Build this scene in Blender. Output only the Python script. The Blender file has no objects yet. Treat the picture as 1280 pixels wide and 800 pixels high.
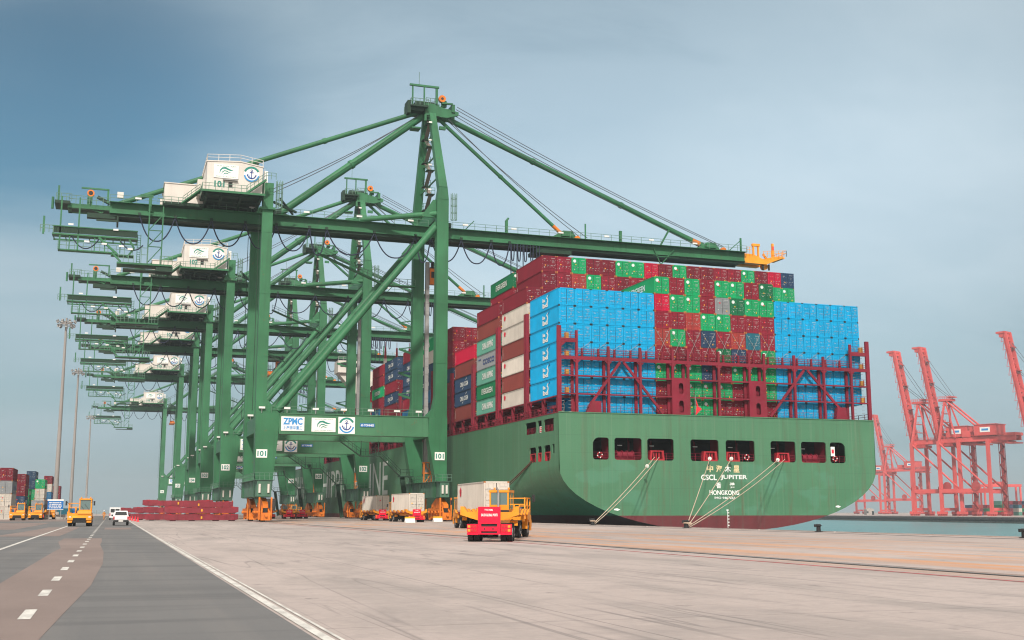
import bpy, math, random
from mathutils import Vector, Matrix
R = math.radians
rnd = random.Random(7)
sc = bpy.context.scene
COL = sc.collection

# ------------------------------------------------------------------ camera
cam = bpy.data.cameras.new('camera')
cam.sensor_width = 36.0
cam.lens = 1457.0 / 1280.0 * 36.0
cam.clip_start = 0.1
cam.clip_end = 20000
camo = bpy.data.objects.new('camera', cam)
COL.objects.link(camo)
camo.location = (0, 0, 1.75)
PITCH, YAW = R(9.2964), R(18.7094)
camo.rotation_euler = (R(90) + PITCH, 0, -YAW)
sc.camera = camo

# ------------------------------------------------------------------ light
SUN_EL, SUN_AZ = R(38), R(200)          # azimuth the sun stands at, clockwise from +Y
sd = Vector((math.sin(SUN_AZ) * math.cos(SUN_EL), math.cos(SUN_AZ) * math.cos(SUN_EL), math.sin(SUN_EL)))
world = bpy.data.worlds.new('World')
sc.world = world
world.use_nodes = True
nt = world.node_tree
nt.nodes.clear()
N = nt.nodes.new
L = nt.links.new
out = N('ShaderNodeOutputWorld')
bg = N('ShaderNodeBackground')
bg.inputs['Strength'].default_value = 0.12
sky = N('ShaderNodeTexSky')
sky.sky_type = 'NISHITA'
sky.sun_disc = False
sky.sun_elevation = SUN_EL
sky.sun_rotation = SUN_AZ
sky.air_density = 1.0
sky.dust_density = 2.0
sky.ozone_density = 1.5
tc = N('ShaderNodeTexCoord')
sep = N('ShaderNodeSeparateXYZ')
L(tc.outputs['Generated'], sep.inputs[0])
mx = N('ShaderNodeMath'); mx.operation = 'MAXIMUM'; mx.inputs[1].default_value = 0.012
L(sep.outputs['Z'], mx.inputs[0])
cmb = N('ShaderNodeCombineXYZ')
L(sep.outputs['X'], cmb.inputs[0]); L(sep.outputs['Y'], cmb.inputs[1]); L(mx.outputs[0], cmb.inputs[2])
L(cmb.outputs[0], sky.inputs['Vector'])
# cloud layer: direction projected on a high plane
add = N('ShaderNodeMath'); add.operation = 'ADD'; add.inputs[1].default_value = 0.16
L(mx.outputs[0], add.inputs[0])
dx = N('ShaderNodeMath'); dx.operation = 'DIVIDE'; L(sep.outputs['X'], dx.inputs[0]); L(add.outputs[0], dx.inputs[1])
dy = N('ShaderNodeMath'); dy.operation = 'DIVIDE'; L(sep.outputs['Y'], dy.inputs[0]); L(add.outputs[0], dy.inputs[1])
cp = N('ShaderNodeCombineXYZ'); L(dx.outputs[0], cp.inputs[0]); L(dy.outputs[0], cp.inputs[1])
def noise(scale, detail, rough, vec, distortion=0.0):
    n = N('ShaderNodeTexNoise'); n.inputs['Scale'].default_value = scale
    n.inputs['Detail'].default_value = detail; n.inputs['Roughness'].default_value = rough
    n.inputs['Distortion'].default_value = distortion
    L(vec, n.inputs['Vector']); return n
mp = N('ShaderNodeMapping'); mp.inputs['Location'].default_value = (3.1, 0.4, 0)
mp.inputs['Rotation'].default_value = (0, 0, R(-25)); mp.inputs['Scale'].default_value = (0.55, 0.95, 1)
L(cp.outputs[0], mp.inputs['Vector'])
n1 = noise(0.75, 7, 0.52, mp.outputs[0], 0.6)
n2 = noise(0.75, 7, 0.48, mp.outputs[0], 0.25)
def ramp(src, stops):
    r = N('ShaderNodeValToRGB'); L(src, r.inputs[0])
    e = r.color_ramp.elements
    e[0].position, e[0].color = stops[0][0], stops[0][1]
    e[1].position, e[1].color = stops[-1][0], stops[-1][1]
    for p, c in stops[1:-1]:
        k = e.new(p); k.color = c
    r.color_ramp.interpolation = 'EASE'
    return r
cover = ramp(n1.outputs[0], [(0.36, (0.72, 0.72, 0.72, 1)), (0.62, (0.96, 0.96, 0.96, 1))])
n3 = noise(2.6, 8, 0.6, mp.outputs[0], 0.5)
nmix = N('ShaderNodeMath'); nmix.operation = 'MULTIPLY_ADD'; nmix.inputs[1].default_value = 0.30; L(n3.outputs[0], nmix.inputs[0])
nsc = N('ShaderNodeMath'); nsc.operation = 'MULTIPLY'; nsc.inputs[1].default_value = 0.74; L(n2.outputs[0], nsc.inputs[0]); L(nsc.outputs[0], nmix.inputs[2])
tone = ramp(nmix.outputs[0], [(0.38, (1.95, 2.62, 3.08, 1)), (0.51, (2.75, 3.45, 3.92, 1)), (0.64, (3.05, 3.72, 4.18, 1))])
def ray_dir(px, py):
    x, y, z = (px - 640) / 1457, -(py - 400) / 1457, 1.0
    f = Vector((math.sin(YAW) * math.cos(PITCH), math.cos(YAW) * math.cos(PITCH), math.sin(PITCH)))
    r = Vector((math.cos(YAW), -math.sin(YAW), 0)); u = r.cross(f)
    return (f + r * x + u * y).normalized()
def facing(d, a, b, c, e, power=None):
    n = N('ShaderNodeVectorMath'); n.operation = 'DOT_PRODUCT'; n.inputs[1].default_value = d
    L(tc.outputs['Generated'], n.inputs[0])
    m = N('ShaderNodeMapRange'); m.interpolation_type = 'SMOOTHSTEP'
    for i, q in zip((1, 2, 3, 4), (a, b, c, e)): m.inputs[i].default_value = q
    L(n.outputs['Value'], m.inputs[0]); return m.outputs[0]
gap = facing(ray_dir(60, 190), 0.972, 0.999, 0.0, 0.72)
gn = N('ShaderNodeMapRange'); gn.inputs[1].default_value = 0.40; gn.inputs[2].default_value = 0.58; gn.inputs[3].default_value = 1.0; gn.inputs[4].default_value = 0.1
L(n2.outputs[0], gn.inputs[0])
gm = N('ShaderNodeMath'); gm.operation = 'MULTIPLY'; L(gap, gm.inputs[0]); L(gn.outputs[0], gm.inputs[1])
gs = N('ShaderNodeMath'); gs.operation = 'SUBTRACT'; gs.use_clamp = True; L(cover.outputs[0], gs.inputs[0]); L(gm.outputs[0], gs.inputs[1])
mixc = N('ShaderNodeMix'); mixc.data_type = 'RGBA'
tint = N('ShaderNodeMix'); tint.data_type = 'RGBA'; tint.blend_type = 'MULTIPLY'; tint.inputs[0].default_value = 1.0
tint.inputs[7].default_value = (0.30, 0.50, 0.50, 1); L(sky.outputs[0], tint.inputs[6])
L(gs.outputs[0], mixc.inputs[0]); L(tint.outputs[2], mixc.inputs[6]); L(tone.outputs[0], mixc.inputs[7])
# low band of pale air along the horizon
hz = N('ShaderNodeMapRange'); hz.inputs[1].default_value = 0.0; hz.inputs[2].default_value = 0.22
hz.inputs[3].default_value = 0.72; hz.inputs[4].default_value = 0.0
L(mx.outputs[0], hz.inputs[0])
mixh = N('ShaderNodeMix'); mixh.data_type = 'RGBA'
mixh.inputs[7].default_value = (1.70, 2.62, 2.95, 1)
L(hz.outputs[0], mixh.inputs[0]); L(mixc.outputs[2], mixh.inputs[6])
zen = N('ShaderNodeMapRange'); zen.interpolation_type = 'SMOOTHSTEP'
for i, q in zip((1, 2, 3, 4), (0.26, 0.50, 1.0, 0.74)): zen.inputs[i].default_value = q
L(mx.outputs[0], zen.inputs[0])                # overcast is darker higher up
glow = facing(ray_dir(760, 150), 0.90, 0.995, 0.93, 1.16)     # thinner cloud, paler, over the ship
zg = N('ShaderNodeMath'); zg.operation = 'MULTIPLY'; L(zen.outputs[0], zg.inputs[0]); L(glow, zg.inputs[1])
zs = N('ShaderNodeVectorMath'); zs.operation = 'SCALE'
L(mixh.outputs[2], zs.inputs[0]); L(zg.outputs[0], zs.inputs['Scale'])
veil = facing(sd, -0.30, 1.0, 0.0, 1.0)     # thin cloud brightens towards the sun, behind the camera
vm = N('ShaderNodeMix'); vm.data_type = 'RGBA'; vm.blend_type = 'MIX'
vm.inputs[7].default_value = (6.3, 5.7, 5.1, 1)
L(veil, vm.inputs[0]); L(zs.outputs[0], vm.inputs[6])
L(vm.outputs[2], bg.inputs['Color'])
L(bg.outputs[0], out.inputs['Surface'])

sl = bpy.data.lights.new('sun', 'SUN')
sl.energy = 2.75
sl.angle = R(3.0)
sl.color = (1.0, 0.93, 0.83)
so = bpy.data.objects.new('sun', sl)
COL.objects.link(so)
so.rotation_euler = sd.to_track_quat('Z', 'Y').to_euler()
so.location = (0, 0, 150)

vs = sc.view_settings
vs.view_transform = 'Standard'
vs.look = 'None'
vs.exposure = 0.66
vs.gamma = 1.0
vs.use_curve_mapping = False
sc.cycles.use_denoising = True
sc.cycles.pixel_filter_type = 'BLACKMAN_HARRIS'
sc.cycles.filter_width = 1.15
sc.cycles.max_bounces = 6
sc.cycles.diffuse_bounces = 3
sc.cycles.glossy_bounces = 3
sc.cycles.transparent_max_bounces = 8
sc.cycles.volume_bounces = 0
sc.cycles.sample_clamp_indirect = 6.0

# ------------------------------------------------------------------ materials
def srgb(r, g, b):
    f = lambda c: (c / 255 / 12.92) if c / 255 <= 0.04045 else ((c / 255 + 0.055) / 1.055) ** 2.4
    return (f(r), f(g), f(b))

def nodes(name):
    m = bpy.data.materials.new(name)
    m.use_nodes = True
    t = m.node_tree
    return m, t, t.nodes['Principled BSDF']

def paint(name, col, rough=0.45, var=0.22, dirt=0.25, dirt_col=(0.10, 0.06, 0.035), scale=0.35, rnd_amt=0.18,
          metallic=0.0, streak=6.0, fine=4.0, rust=0.0, bump=0.0, spec=0.28):
    """weathered paint: broad tone changes, vertical streaks, a little rust, a tone of its own for each object"""
    m, t, b = nodes(name)
    A = t.nodes.new; K = t.links.new
    co = A('ShaderNodeTexCoord'); oi = A('ShaderNodeObjectInfo')
    ofs = A('ShaderNodeVectorMath'); ofs.operation = 'SCALE'
    cb = A('ShaderNodeCombineXYZ')
    for i in range(3): K(oi.outputs['Random'], cb.inputs[i])
    K(cb.outputs[0], ofs.inputs[0]); ofs.inputs['Scale'].default_value = 173.0
    sm = A('ShaderNodeVectorMath'); sm.operation = 'ADD'
    K(co.outputs['Object'], sm.inputs[0]); K(ofs.outputs[0], sm.inputs[1])
    n1 = A('ShaderNodeTexNoise'); n1.inputs['Scale'].default_value = scale; n1.inputs['Detail'].default_value = 6
    K(sm.outputs[0], n1.inputs['Vector'])
    mp = A('ShaderNodeMapping'); mp.inputs['Scale'].default_value = (streak * 0.35, streak * 0.35, 0.09)
    K(sm.outputs[0], mp.inputs['Vector'])
    n2 = A('ShaderNodeTexNoise'); n2.inputs['Scale'].default_value = 1.0; n2.inputs['Detail'].default_value = 5
    K(mp.outputs[0], n2.inputs['Vector'])
    # value factor
    r1 = A('ShaderNodeMapRange'); r1.inputs[1].default_value = 0.3; r1.inputs[2].default_value = 0.7
    r1.inputs[3].default_value = 1 - var; r1.inputs[4].default_value = 1 + var
    K(n1.outputs[0], r1.inputs[0])
    r2 = A('ShaderNodeMapRange'); r2.inputs[3].default_value = 1 - rnd_amt; r2.inputs[4].default_value = 1 + rnd_amt
    K(oi.outputs['Random'], r2.inputs[0])
    mu = A('ShaderNodeMath'); mu.operation = 'MULTIPLY'; K(r1.outputs[0], mu.inputs[0]); K(r2.outputs[0], mu.inputs[1])
    sc_ = A('ShaderNodeVectorMath'); sc_.operation = 'SCALE'; sc_.inputs[0].default_value = col
    K(mu.outputs[0], sc_.inputs['Scale'])
    dm = A('ShaderNodeMapRange'); dm.inputs[1].default_value = 0.52; dm.inputs[2].default_value = 0.80
    dm.inputs[3].default_value = 0.0; dm.inputs[4].default_value = dirt
    K(n2.outputs[0], dm.inputs[0])
    mix = A('ShaderNodeMix'); mix.data_type = 'RGBA'
    K(dm.outputs[0], mix.inputs[0]); K(sc_.outputs[0], mix.inputs[6]); mix.inputs[7].default_value = (*dirt_col, 1)
    last = mix.outputs[2]
    if rust > 0:
        n3 = A('ShaderNodeTexNoise'); n3.inputs['Scale'].default_value = fine; n3.inputs['Detail'].default_value = 8
        n3.inputs['Roughness'].default_value = 0.7
        K(sm.outputs[0], n3.inputs['Vector'])
        rm = A('ShaderNodeMapRange'); rm.inputs[1].default_value = 0.62; rm.inputs[2].default_value = 0.72
        rm.inputs[4].default_value = rust
        K(n3.outputs[0], rm.inputs[0])
        mix2 = A('ShaderNodeMix'); mix2.data_type = 'RGBA'
        K(rm.outputs[0], mix2.inputs[0]); K(last, mix2.inputs[6]); mix2.inputs[7].default_value = (0.16, 0.06, 0.025, 1)
        last = mix2.outputs[2]
    K(last, b.inputs['Base Color'])
    b.inputs['Metallic'].default_value = metallic
    b.inputs['Specular IOR Level'].default_value = spec
    rr = A('ShaderNodeMapRange'); rr.inputs[3].default_value = max(0.05, rough - 0.12); rr.inputs[4].default_value = min(1, rough + 0.18)
    K(n1.outputs[0], rr.inputs[0]); K(rr.outputs[0], b.inputs['Roughness'])
    if bump > 0:
        bp = A('ShaderNodeBump'); bp.inputs['Strength'].default_value = bump; bp.inputs['Distance'].default_value = 0.05
        K(n1.outputs[0], bp.inputs['Height']); K(bp.outputs[0], b.inputs['Normal'])
    return m

M = {}
M['crane_green'] = paint('crane green paint', (0.030, 0.140, 0.063), 0.5, 0.24, 0.42, (0.022, 0.055, 0.032), 0.16, 0.05, rust=0.45, fine=1.1)
M['portal_green'] = paint('lighter crane green paint', (0.052, 0.165, 0.085), 0.5, 0.20, 0.42, (0.030, 0.065, 0.04), 0.16, 0.05, rust=0.45, fine=1.1)  # lighter green for the portal beams
M['crane_dark'] = paint('crane dark green and painted shade', (0.012, 0.038, 0.022), 0.6, 0.15, 0.2, (0.03, 0.04, 0.03), 0.3, 0.05)  # dark green parts, and the shade painted under girder and boom
M['sill_green'] = paint('faded sill beam paint', (0.060, 0.140, 0.095), 0.5, 0.25, 0.3, (0.10, 0.12, 0.10), 0.4, 0.05)
M['rail_green'] = paint('handrail paint', (0.10, 0.19, 0.14), 0.5, 0.1, 0.1, rnd_amt=0.05)
M['white'] = paint('white painted steel', (0.60, 0.565, 0.525), 0.5, 0.09, 0.16, (0.34, 0.26, 0.20), 0.3, 0.03)
M['sign_white'] = paint('white sign plate', (0.78, 0.77, 0.75), 0.4, 0.03, 0.05, (0.4, 0.38, 0.35), 0.4, 0.02)
M['orange'] = paint('orange machinery paint', (0.66, 0.175, 0.018), 0.5, 0.25, 0.5, (0.16, 0.07, 0.03), 0.6, 0.06, rust=0.5)
M['yellow'] = paint('yellow vehicle paint', (0.78, 0.285, 0.020), 0.42, 0.12, 0.25, (0.28, 0.15, 0.06), 0.8, 0.05, rust=0.25)
M['veh_red'] = paint('red tail board paint', (0.76, 0.004, 0.040), 0.42, 0.06, 0.12, (0.3, 0.03, 0.04), 0.8, 0.04)
M['deck_maroon'] = paint('maroon deck paint', (0.22, 0.025, 0.040), 0.5, 0.2, 0.3, (0.08, 0.04, 0.03), 0.6, 0.08)
M['ship_red'] = paint('ship red steelwork paint', (0.185, 0.010, 0.026), 0.6, 0.2, 0.3, (0.12, 0.05, 0.03), 0.3, 0.06, rust=0.3, fine=1.5)
M['ship_red_bright'] = paint('ship bright red paint', (0.36, 0.018, 0.028), 0.45, 0.15, 0.15, rnd_amt=0.05)
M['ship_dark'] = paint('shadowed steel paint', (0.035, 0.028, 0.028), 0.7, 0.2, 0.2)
M['tyre'] = paint('tyre rubber', (0.022, 0.022, 0.024), 0.8, 0.25, 0.3, (0.09, 0.08, 0.07), 1.5, 0.1)
M['black'] = paint('black painted steel', (0.020, 0.020, 0.022), 0.5, 0.2, 0.2, (0.07, 0.06, 0.05), 1.0, 0.1)
M['steel'] = paint('grey galvanised steel', (0.30, 0.30, 0.30), 0.5, 0.12, 0.25, (0.16, 0.13, 0.11), 0.5, 0.05, metallic=0.3)
M['mast_grey'] = paint('grey mast paint', (0.27, 0.25, 0.24), 0.55, 0.08, 0.2, (0.2, 0.18, 0.16), 0.2, 0.05)
M['cable'] = paint('dark blue rubber cable', (0.020, 0.026, 0.055), 0.6, 0.1, 0.1)
M['wire'] = paint('steel wire rope', (0.10, 0.11, 0.13), 0.5, 0.1, 0.1)
M['rope'] = paint('natural mooring rope', (0.50, 0.39, 0.30), 0.85, 0.2, 0.4, (0.25, 0.17, 0.12), 2.0, 0.1)
M['rope_brown'] = paint('brown mooring rope', (0.14, 0.075, 0.05), 0.85, 0.2, 0.3)
M['rail_red'] = paint('far crane red paint', (0.60, 0.085, 0.082), 0.5, 0.15, 0.2, (0.35, 0.10, 0.08), 0.1, 0.06)
M['far_dark'] = paint('dark red machinery', (0.38, 0.05, 0.05), 0.6, 0.2, 0.2)
M['letter_white'] = paint('white lettering paint', (0.74, 0.75, 0.73), 0.5, 0.08, 0.15, (0.45, 0.42, 0.38), 0.5, 0.02)
M['mark_grey'] = paint('faded white door marking', (0.42, 0.42, 0.41), 0.6, 0.1, 0.2, rnd_amt=0.1)
M['letter_hull'] = paint('weathered white hull lettering', (0.60, 0.64, 0.61), 0.55, 0.15, 0.30, (0.16, 0.22, 0.18), 0.25, 0.02)
M['letter_cream'] = paint('yellowed lettering paint', (0.78, 0.62, 0.36), 0.5, 0.2, 0.2, rnd_amt=0.02)
M['teal'] = paint('teal sign paint', (0.012, 0.20, 0.16), 0.45, 0.05, 0.05, rnd_amt=0.02)
M['navy_sign'] = paint('navy sign paint', (0.025, 0.055, 0.22), 0.45, 0.05, 0.05, rnd_amt=0.02)
M['sky_sign'] = paint('sky blue sign paint', (0.03, 0.24, 0.55), 0.45, 0.05, 0.05, rnd_amt=0.02)
M['road_blue'] = paint('blue road sign paint', (0.015, 0.14, 0.42), 0.4, 0.05, 0.05, rnd_amt=0.02)
M['mark_red'] = paint('red marking paint', (0.68, 0.02, 0.05), 0.45, 0.05, 0.05, rnd_amt=0.02)
M['bin_yellow'] = paint('lashing bin paint', (0.52, 0.27, 0.05), 0.6, 0.2, 0.3)
M['yellow_label'] = paint('yellow label', (0.80, 0.40, 0.02), 0.5, 0.05, 0.05, rnd_amt=0.02)
M['orange_fit'] = paint('orange corner fitting', (0.42, 0.15, 0.05), 0.6, 0.3, 0.4, rnd_amt=0.1)
M['concrete_block'] = paint('concrete block', (0.36, 0.33, 0.31), 0.85, 0.2, 0.3, (0.15, 0.13, 0.12), 1.0, 0.1, bump=0.3)
M['skin'] = paint('skin', (0.30, 0.15, 0.09), 0.6, 0.05, 0.0, rnd_amt=0.0)
M['coverall'] = paint('orange coverall cloth', (0.58, 0.24, 0.06), 0.85, 0.15, 0.1, rnd_amt=0.0)
M['car_white'] = paint('white car paint', (0.74, 0.75, 0.76), 0.25, 0.02, 0.04, rnd_amt=0.02)
M['cone_red'] = paint('red cone plastic', (0.75, 0.03, 0.05), 0.45, 0.05, 0.05, rnd_amt=0.05)
M['stair_grey'] = paint('worn stair tread steel', (0.16, 0.13, 0.115), 0.6, 0.2, 0.3)
M['gasket'] = paint('dark door gasket', (0.03, 0.03, 0.03), 0.7, 0.2, 0.1)

def glass(name, col, rough=0.08):
    m, t, b = nodes(name)
    b.inputs['Base Color'].default_value = (*col, 1)
    b.inputs['Roughness'].default_value = rough
    b.inputs['Metallic'].default_value = 0.0
    b.inputs['Specular IOR Level'].default_value = 0.8
    return m
M['glass_dark'] = glass('tinted window glass', (0.015, 0.02, 0.022))
M['glass_cab'] = glass('cab window glass', (0.10, 0.16, 0.16), 0.05)
M['lamp_amber'] = glass('amber lamp lens', (0.9, 0.28, 0.02), 0.2)
M['lamp_red'] = glass('red lamp lens', (0.45, 0.01, 0.015), 0.2)
M['lamp_clear'] = glass('clear lamp lens', (0.7, 0.7, 0.68), 0.15)

CC = dict(
    blue=((0.001, 0.315, 0.600), 'bright blue'), maroon=((0.165, 0.013, 0.026), 'maroon'),
    red=((0.215, 0.014, 0.030), 'dark red'), brick=((0.310, 0.040, 0.036), 'brick red'),
    crimson=((0.440, 0.006, 0.040), 'crimson'), green=((0.006, 0.290, 0.105), 'bright green'),
    dkgreen=((0.008, 0.130, 0.056), 'dark green'), white=((0.520, 0.480, 0.430), 'off-white'),
    grey=((0.230, 0.245, 0.260), 'grey'), navy=((0.022, 0.050, 0.105), 'navy blue'),
    teal=((0.090, 0.260, 0.200), 'pale teal'), petrol=((0.018, 0.115, 0.165), 'petrol blue'),
    steelblue=((0.020, 0.130, 0.270), 'steel blue'), brown=((0.190, 0.042, 0.036), 'brown'))
for k, (c, _) in CC.items():
    d = 0.30 if k in ('white', 'grey', 'teal') else 0.22
    M['box_' + k] = paint('container paint ' + k, c, 0.6, 0.10, d, (c[0] * 0.45 + 0.02, c[1] * 0.4 + 0.012, c[2] * 0.4 + 0.01), 0.5,
                          0.10 if k != 'blue' else 0.05, rust=0.30 if k != 'blue' else 0.12, fine=2.2, spec=0.15)

# ------------------------------------------------------------------ mesh builder
class MB:
    def __init__(self, mat=None):
        self.v, self.f, self.fm, self.fs, self.mats = [], [], [], [], []
        self.cur = 0
        if mat: self.m(mat)
    def m(self, mat):
        if isinstance(mat, str): mat = M[mat]
        if mat not in self.mats: self.mats.append(mat)
        self.cur = self.mats.index(mat)
        return self
    def add(self, vs, fs, smooth=False):
        o = len(self.v)
        self.v += [tuple(p) for p in vs]
        for f in fs:
            self.f.append(tuple(i + o for i in f)); self.fm.append(self.cur); self.fs.append(smooth)
        return self
    def box(self, x0, x1, y0, y1, z0, z1):
        vs = [(x0, y0, z0), (x1, y0, z0), (x1, y1, z0), (x0, y1, z0), (x0, y0, z1), (x1, y0, z1), (x1, y1, z1), (x0, y1, z1)]
        return self.add(vs, [(0, 3, 2, 1), (4, 5, 6, 7), (0, 1, 5, 4), (1, 2, 6, 5), (2, 3, 7, 6), (3, 0, 4, 7)])
    def beam(self, p0, p1, w, h=None, w1=None, h1=None, up=(0, 0, 1)):
        h = h or w; w1 = w1 or w; h1 = h1 or h
        p0, p1 = Vector(p0), Vector(p1)
        d = (p1 - p0).normalized()
        u = Vector(up)
        if abs(d.dot(u)) > 0.98: u = Vector((0, 1, 0))
        s = d.cross(u).normalized(); u = s.cross(d)
        vs = []
        for p, ww, hh in ((p0, w, h), (p1, w1, h1)):
            vs += [p - s * ww / 2 - u * hh / 2, p + s * ww / 2 - u * hh / 2, p + s * ww / 2 + u * hh / 2, p - s * ww / 2 + u * hh / 2]
        return self.add(vs, [(0, 1, 2, 3), (7, 6, 5, 4), (0, 4, 5, 1), (1, 5, 6, 2), (2, 6, 7, 3), (3, 7, 4, 0)])
    def tube(self, p0, p1, r, n=10, r1=None, caps=True):
        r1 = r if r1 is None else r1
        p0, p1 = Vector(p0), Vector(p1)
        d = (p1 - p0).normalized()
        u = Vector((0, 0, 1)) if abs(d.z) < 0.9 else Vector((0, 1, 0))
        s = d.cross(u).normalized(); u = s.cross(d)
        a = [(math.cos(2 * math.pi * i / n), math.sin(2 * math.pi * i / n)) for i in range(n)]
        vs = [p0 + s * c * r + u * q * r for c, q in a] + [p1 + s * c * r1 + u * q * r1 for c, q in a]
        self.add(vs, [(i, (i + 1) % n, n + (i + 1) % n, n + i)[::-1] for i in range(n)], True)
        if caps:
            self.add(vs[:n], [tuple(range(n))]); self.add(vs[n:], [tuple(range(n))[::-1]])
        return self
    def path(self, pts, r, n=5):
        pts = [Vector(p) for p in pts]
        rings = []
        for i, p in enumerate(pts):
            d = (pts[min(i + 1, len(pts) - 1)] - pts[max(i - 1, 0)]).normalized()
            u = Vector((0, 1, 0)) if abs(d.y) < 0.9 else Vector((0, 0, 1))
            s = d.cross(u).normalized(); u = s.cross(d)
            rings += [p + (s * math.cos(2 * math.pi * k / n) + u * math.sin(2 * math.pi * k / n)) * r for k in range(n)]
        fs = []
        for i in range(len(pts) - 1):
            for k in range(n):
                fs.append((i * n + k, i * n + (k + 1) % n, (i + 1) * n + (k + 1) % n, (i + 1) * n + k))
        return self.add(rings, fs, True)
    def prism(self, pts, axis, a, b):
        """polygon in the plane across axis ('x': (y,z), 'y': (x,z), 'z': (x,y)), from a to b"""
        def P(p, t):
            return (t, p[0], p[1]) if axis == 'x' else (p[0], t, p[1]) if axis == 'y' else (p[0], p[1], t)
        n = len(pts)
        vs = [P(p, a) for p in pts] + [P(p, b) for p in pts]
        return self.add(vs, [tuple(range(n)), tuple(range(2 * n - 1, n - 1, -1))] + [(i, n + i, n + (i + 1) % n, (i + 1) % n) for i in range(n)])
    def quad(self, a, b, c, d):
        return self.add([a, b, c, d], [(0, 1, 2, 3)])
    def rail(self, pts, h=1.1, step=2.0, r=0.035, rails=(1.0, 0.55)):
        """handrail along a polyline of floor points"""
        for a, b in zip(pts[:-1], pts[1:]):
            a, b = Vector(a), Vector(b)
            n = max(1, round((b - a).length / step))
            for i in range(n + 1):
                p = a.lerp(b, i / n)
                self.beam(p, p + Vector((0, 0, h)), r * 2, r * 2)
            for q in rails:
                o = Vector((0, 0, h * q)); self.beam(a + o, b + o, r * 1.7, r * 1.7)
        return self
    def lattice(self, p0, p1, n, w, h, t):
        pass
    def flat(self, geo, o, u, v, w, h, x0=0.0, y0=0.0):
        """2D geometry given in the unit square laid on the plane o + u, v (unit vectors), w wide and h high"""
        o, u, v = Vector(o), Vector(u), Vector(v)
        vs, fs = geo
        return self.add([o + u * (x0 + p[0] * w) + v * (y0 + p[1] * h) for p in vs], fs)
    def build(self, name, parent=None, loc=None, label=None):
        me = bpy.data.meshes.new(name)
        me.from_pydata(self.v, [], self.f)
        for mt in self.mats: me.materials.append(mt)
        me.polygons.foreach_set('material_index', self.fm)
        me.polygons.foreach_set('use_smooth', self.fs)
        me.update()
        o = bpy.data.objects.new(name, me)
        COL.objects.link(o)
        if parent: o.parent = parent
        if loc: o.location = loc
        if label: o['label'] = label
        return o

def tag(o, label=None, cat=None, group=None, kind=None):
    if label:
        assert 4 <= len(label.split()) <= 16, label
        o['label'] = label
    if cat: o['category'] = cat
    if group: o['group'] = group
    if kind: o['kind'] = kind
    return o

def thing(name, label, cat, loc=(0, 0, 0), rz=0.0, group=None):
    o = bpy.data.objects.new(name, None)
    o.empty_display_size = 0.5
    COL.objects.link(o)
    o.location = loc; o.rotation_euler = (0, 0, rz)
    return tag(o, label, cat, group)

def kids(o):
    return [c for c in ALLOBJ() if c.parent == o]
def ALLOBJ():
    return list(COL.objects)
def copy_tree(root, loc=None, rz=None, label=None, group=None):
    table = {}
    for c in COL.objects:
        if c.parent: table.setdefault(c.parent.name, []).append(c)
    def rec(o, par):
        c = o.copy(); COL.objects.link(c)
        if par: c.parent = par
        for k in table.get(o.name, []): rec(k, c)
        return c
    r = rec(root, None)
    if loc is not None: r.location = loc
    if rz is not None: r.rotation_euler = (0, 0, rz)
    if label: r['label'] = label
    if group: r['group'] = group
    return r

_tx = {}
def textgeo(s, bold=0.0):
    """a line of writing as flat faces, fitted to the unit square"""
    if (s, bold) in _tx: return _tx[(s, bold)]
    c = bpy.data.curves.new('lettering', 'FONT'); c.body = s; c.resolution_u = 3; c.offset = bold
    o = bpy.data.objects.new('lettering', c); COL.objects.link(o)
    dg = bpy.context.evaluated_depsgraph_get()
    me = bpy.data.meshes.new_from_object(o.evaluated_get(dg))
    xs = [v.co.x for v in me.vertices]; ys = [v.co.y for v in me.vertices]
    x0, x1, y0, y1 = min(xs), max(xs), min(ys), max(ys)
    g = ([((v.co.x - x0) / (x1 - x0), (v.co.y - y0) / (y1 - y0)) for v in me.vertices], [tuple(p.vertices) for p in me.polygons])
    bpy.data.objects.remove(o); bpy.data.curves.remove(c); bpy.data.meshes.remove(me)
    _tx[(s, bold)] = g
    return g

def fillgeo(outer, holes):
    """flat polygon with holes -> (verts2d, faces)"""
    c = bpy.data.curves.new('panel', 'CURVE'); c.dimensions = '2D'; c.fill_mode = 'BOTH'
    for ring in [outer] + holes:
        s = c.splines.new('POLY'); s.points.add(len(ring) - 1)
        for p, q in zip(s.points, ring): p.co = (q[0], q[1], 0, 1)
        s.use_cyclic_u = True
    o = bpy.data.objects.new('panel', c); COL.objects.link(o)
    dg = bpy.context.evaluated_depsgraph_get()
    me = bpy.data.meshes.new_from_object(o.evaluated_get(dg))
    g = ([(v.co.x, v.co.y) for v in me.vertices], [tuple(p.vertices) for p in me.polygons])
    bpy.data.objects.remove(o); bpy.data.curves.remove(c); bpy.data.meshes.remove(me)
    return g

def rrect(x0, x1, z0, z1, r, n=4, corners=(1, 1, 1, 1)):
    pts = []
    for (cx, cz, a0), on in zip(((x1 - r, z0 + r, -90), (x1 - r, z1 - r, 0), (x0 + r, z1 - r, 90), (x0 + r, z0 + r, 180)), corners):
        if not on:
            pts.append((cx + r * (1 if a0 in (-90, 0) else -1), cz + r * (1 if a0 in (0, 90) else -1))); continue
        for i in range(n + 1):
            a = R(a0 + 90 * i / n); pts.append((cx + r * math.cos(a), cz + r * math.sin(a)))
    return pts

def discgeo(cx, cy, r0, r1, a0=0, a1=360, n=28):
    vs, fs = [], []
    for i in range(n + 1):
        a = R(a0 + (a1 - a0) * i / n)
        vs += [(cx + r0 * math.cos(a), cy + r0 * math.sin(a)), (cx + r1 * math.cos(a), cy + r1 * math.sin(a))]
    for i in range(n): fs.append((2 * i, 2 * i + 1, 2 * i + 3, 2 * i + 2))
    return vs, fs

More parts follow.
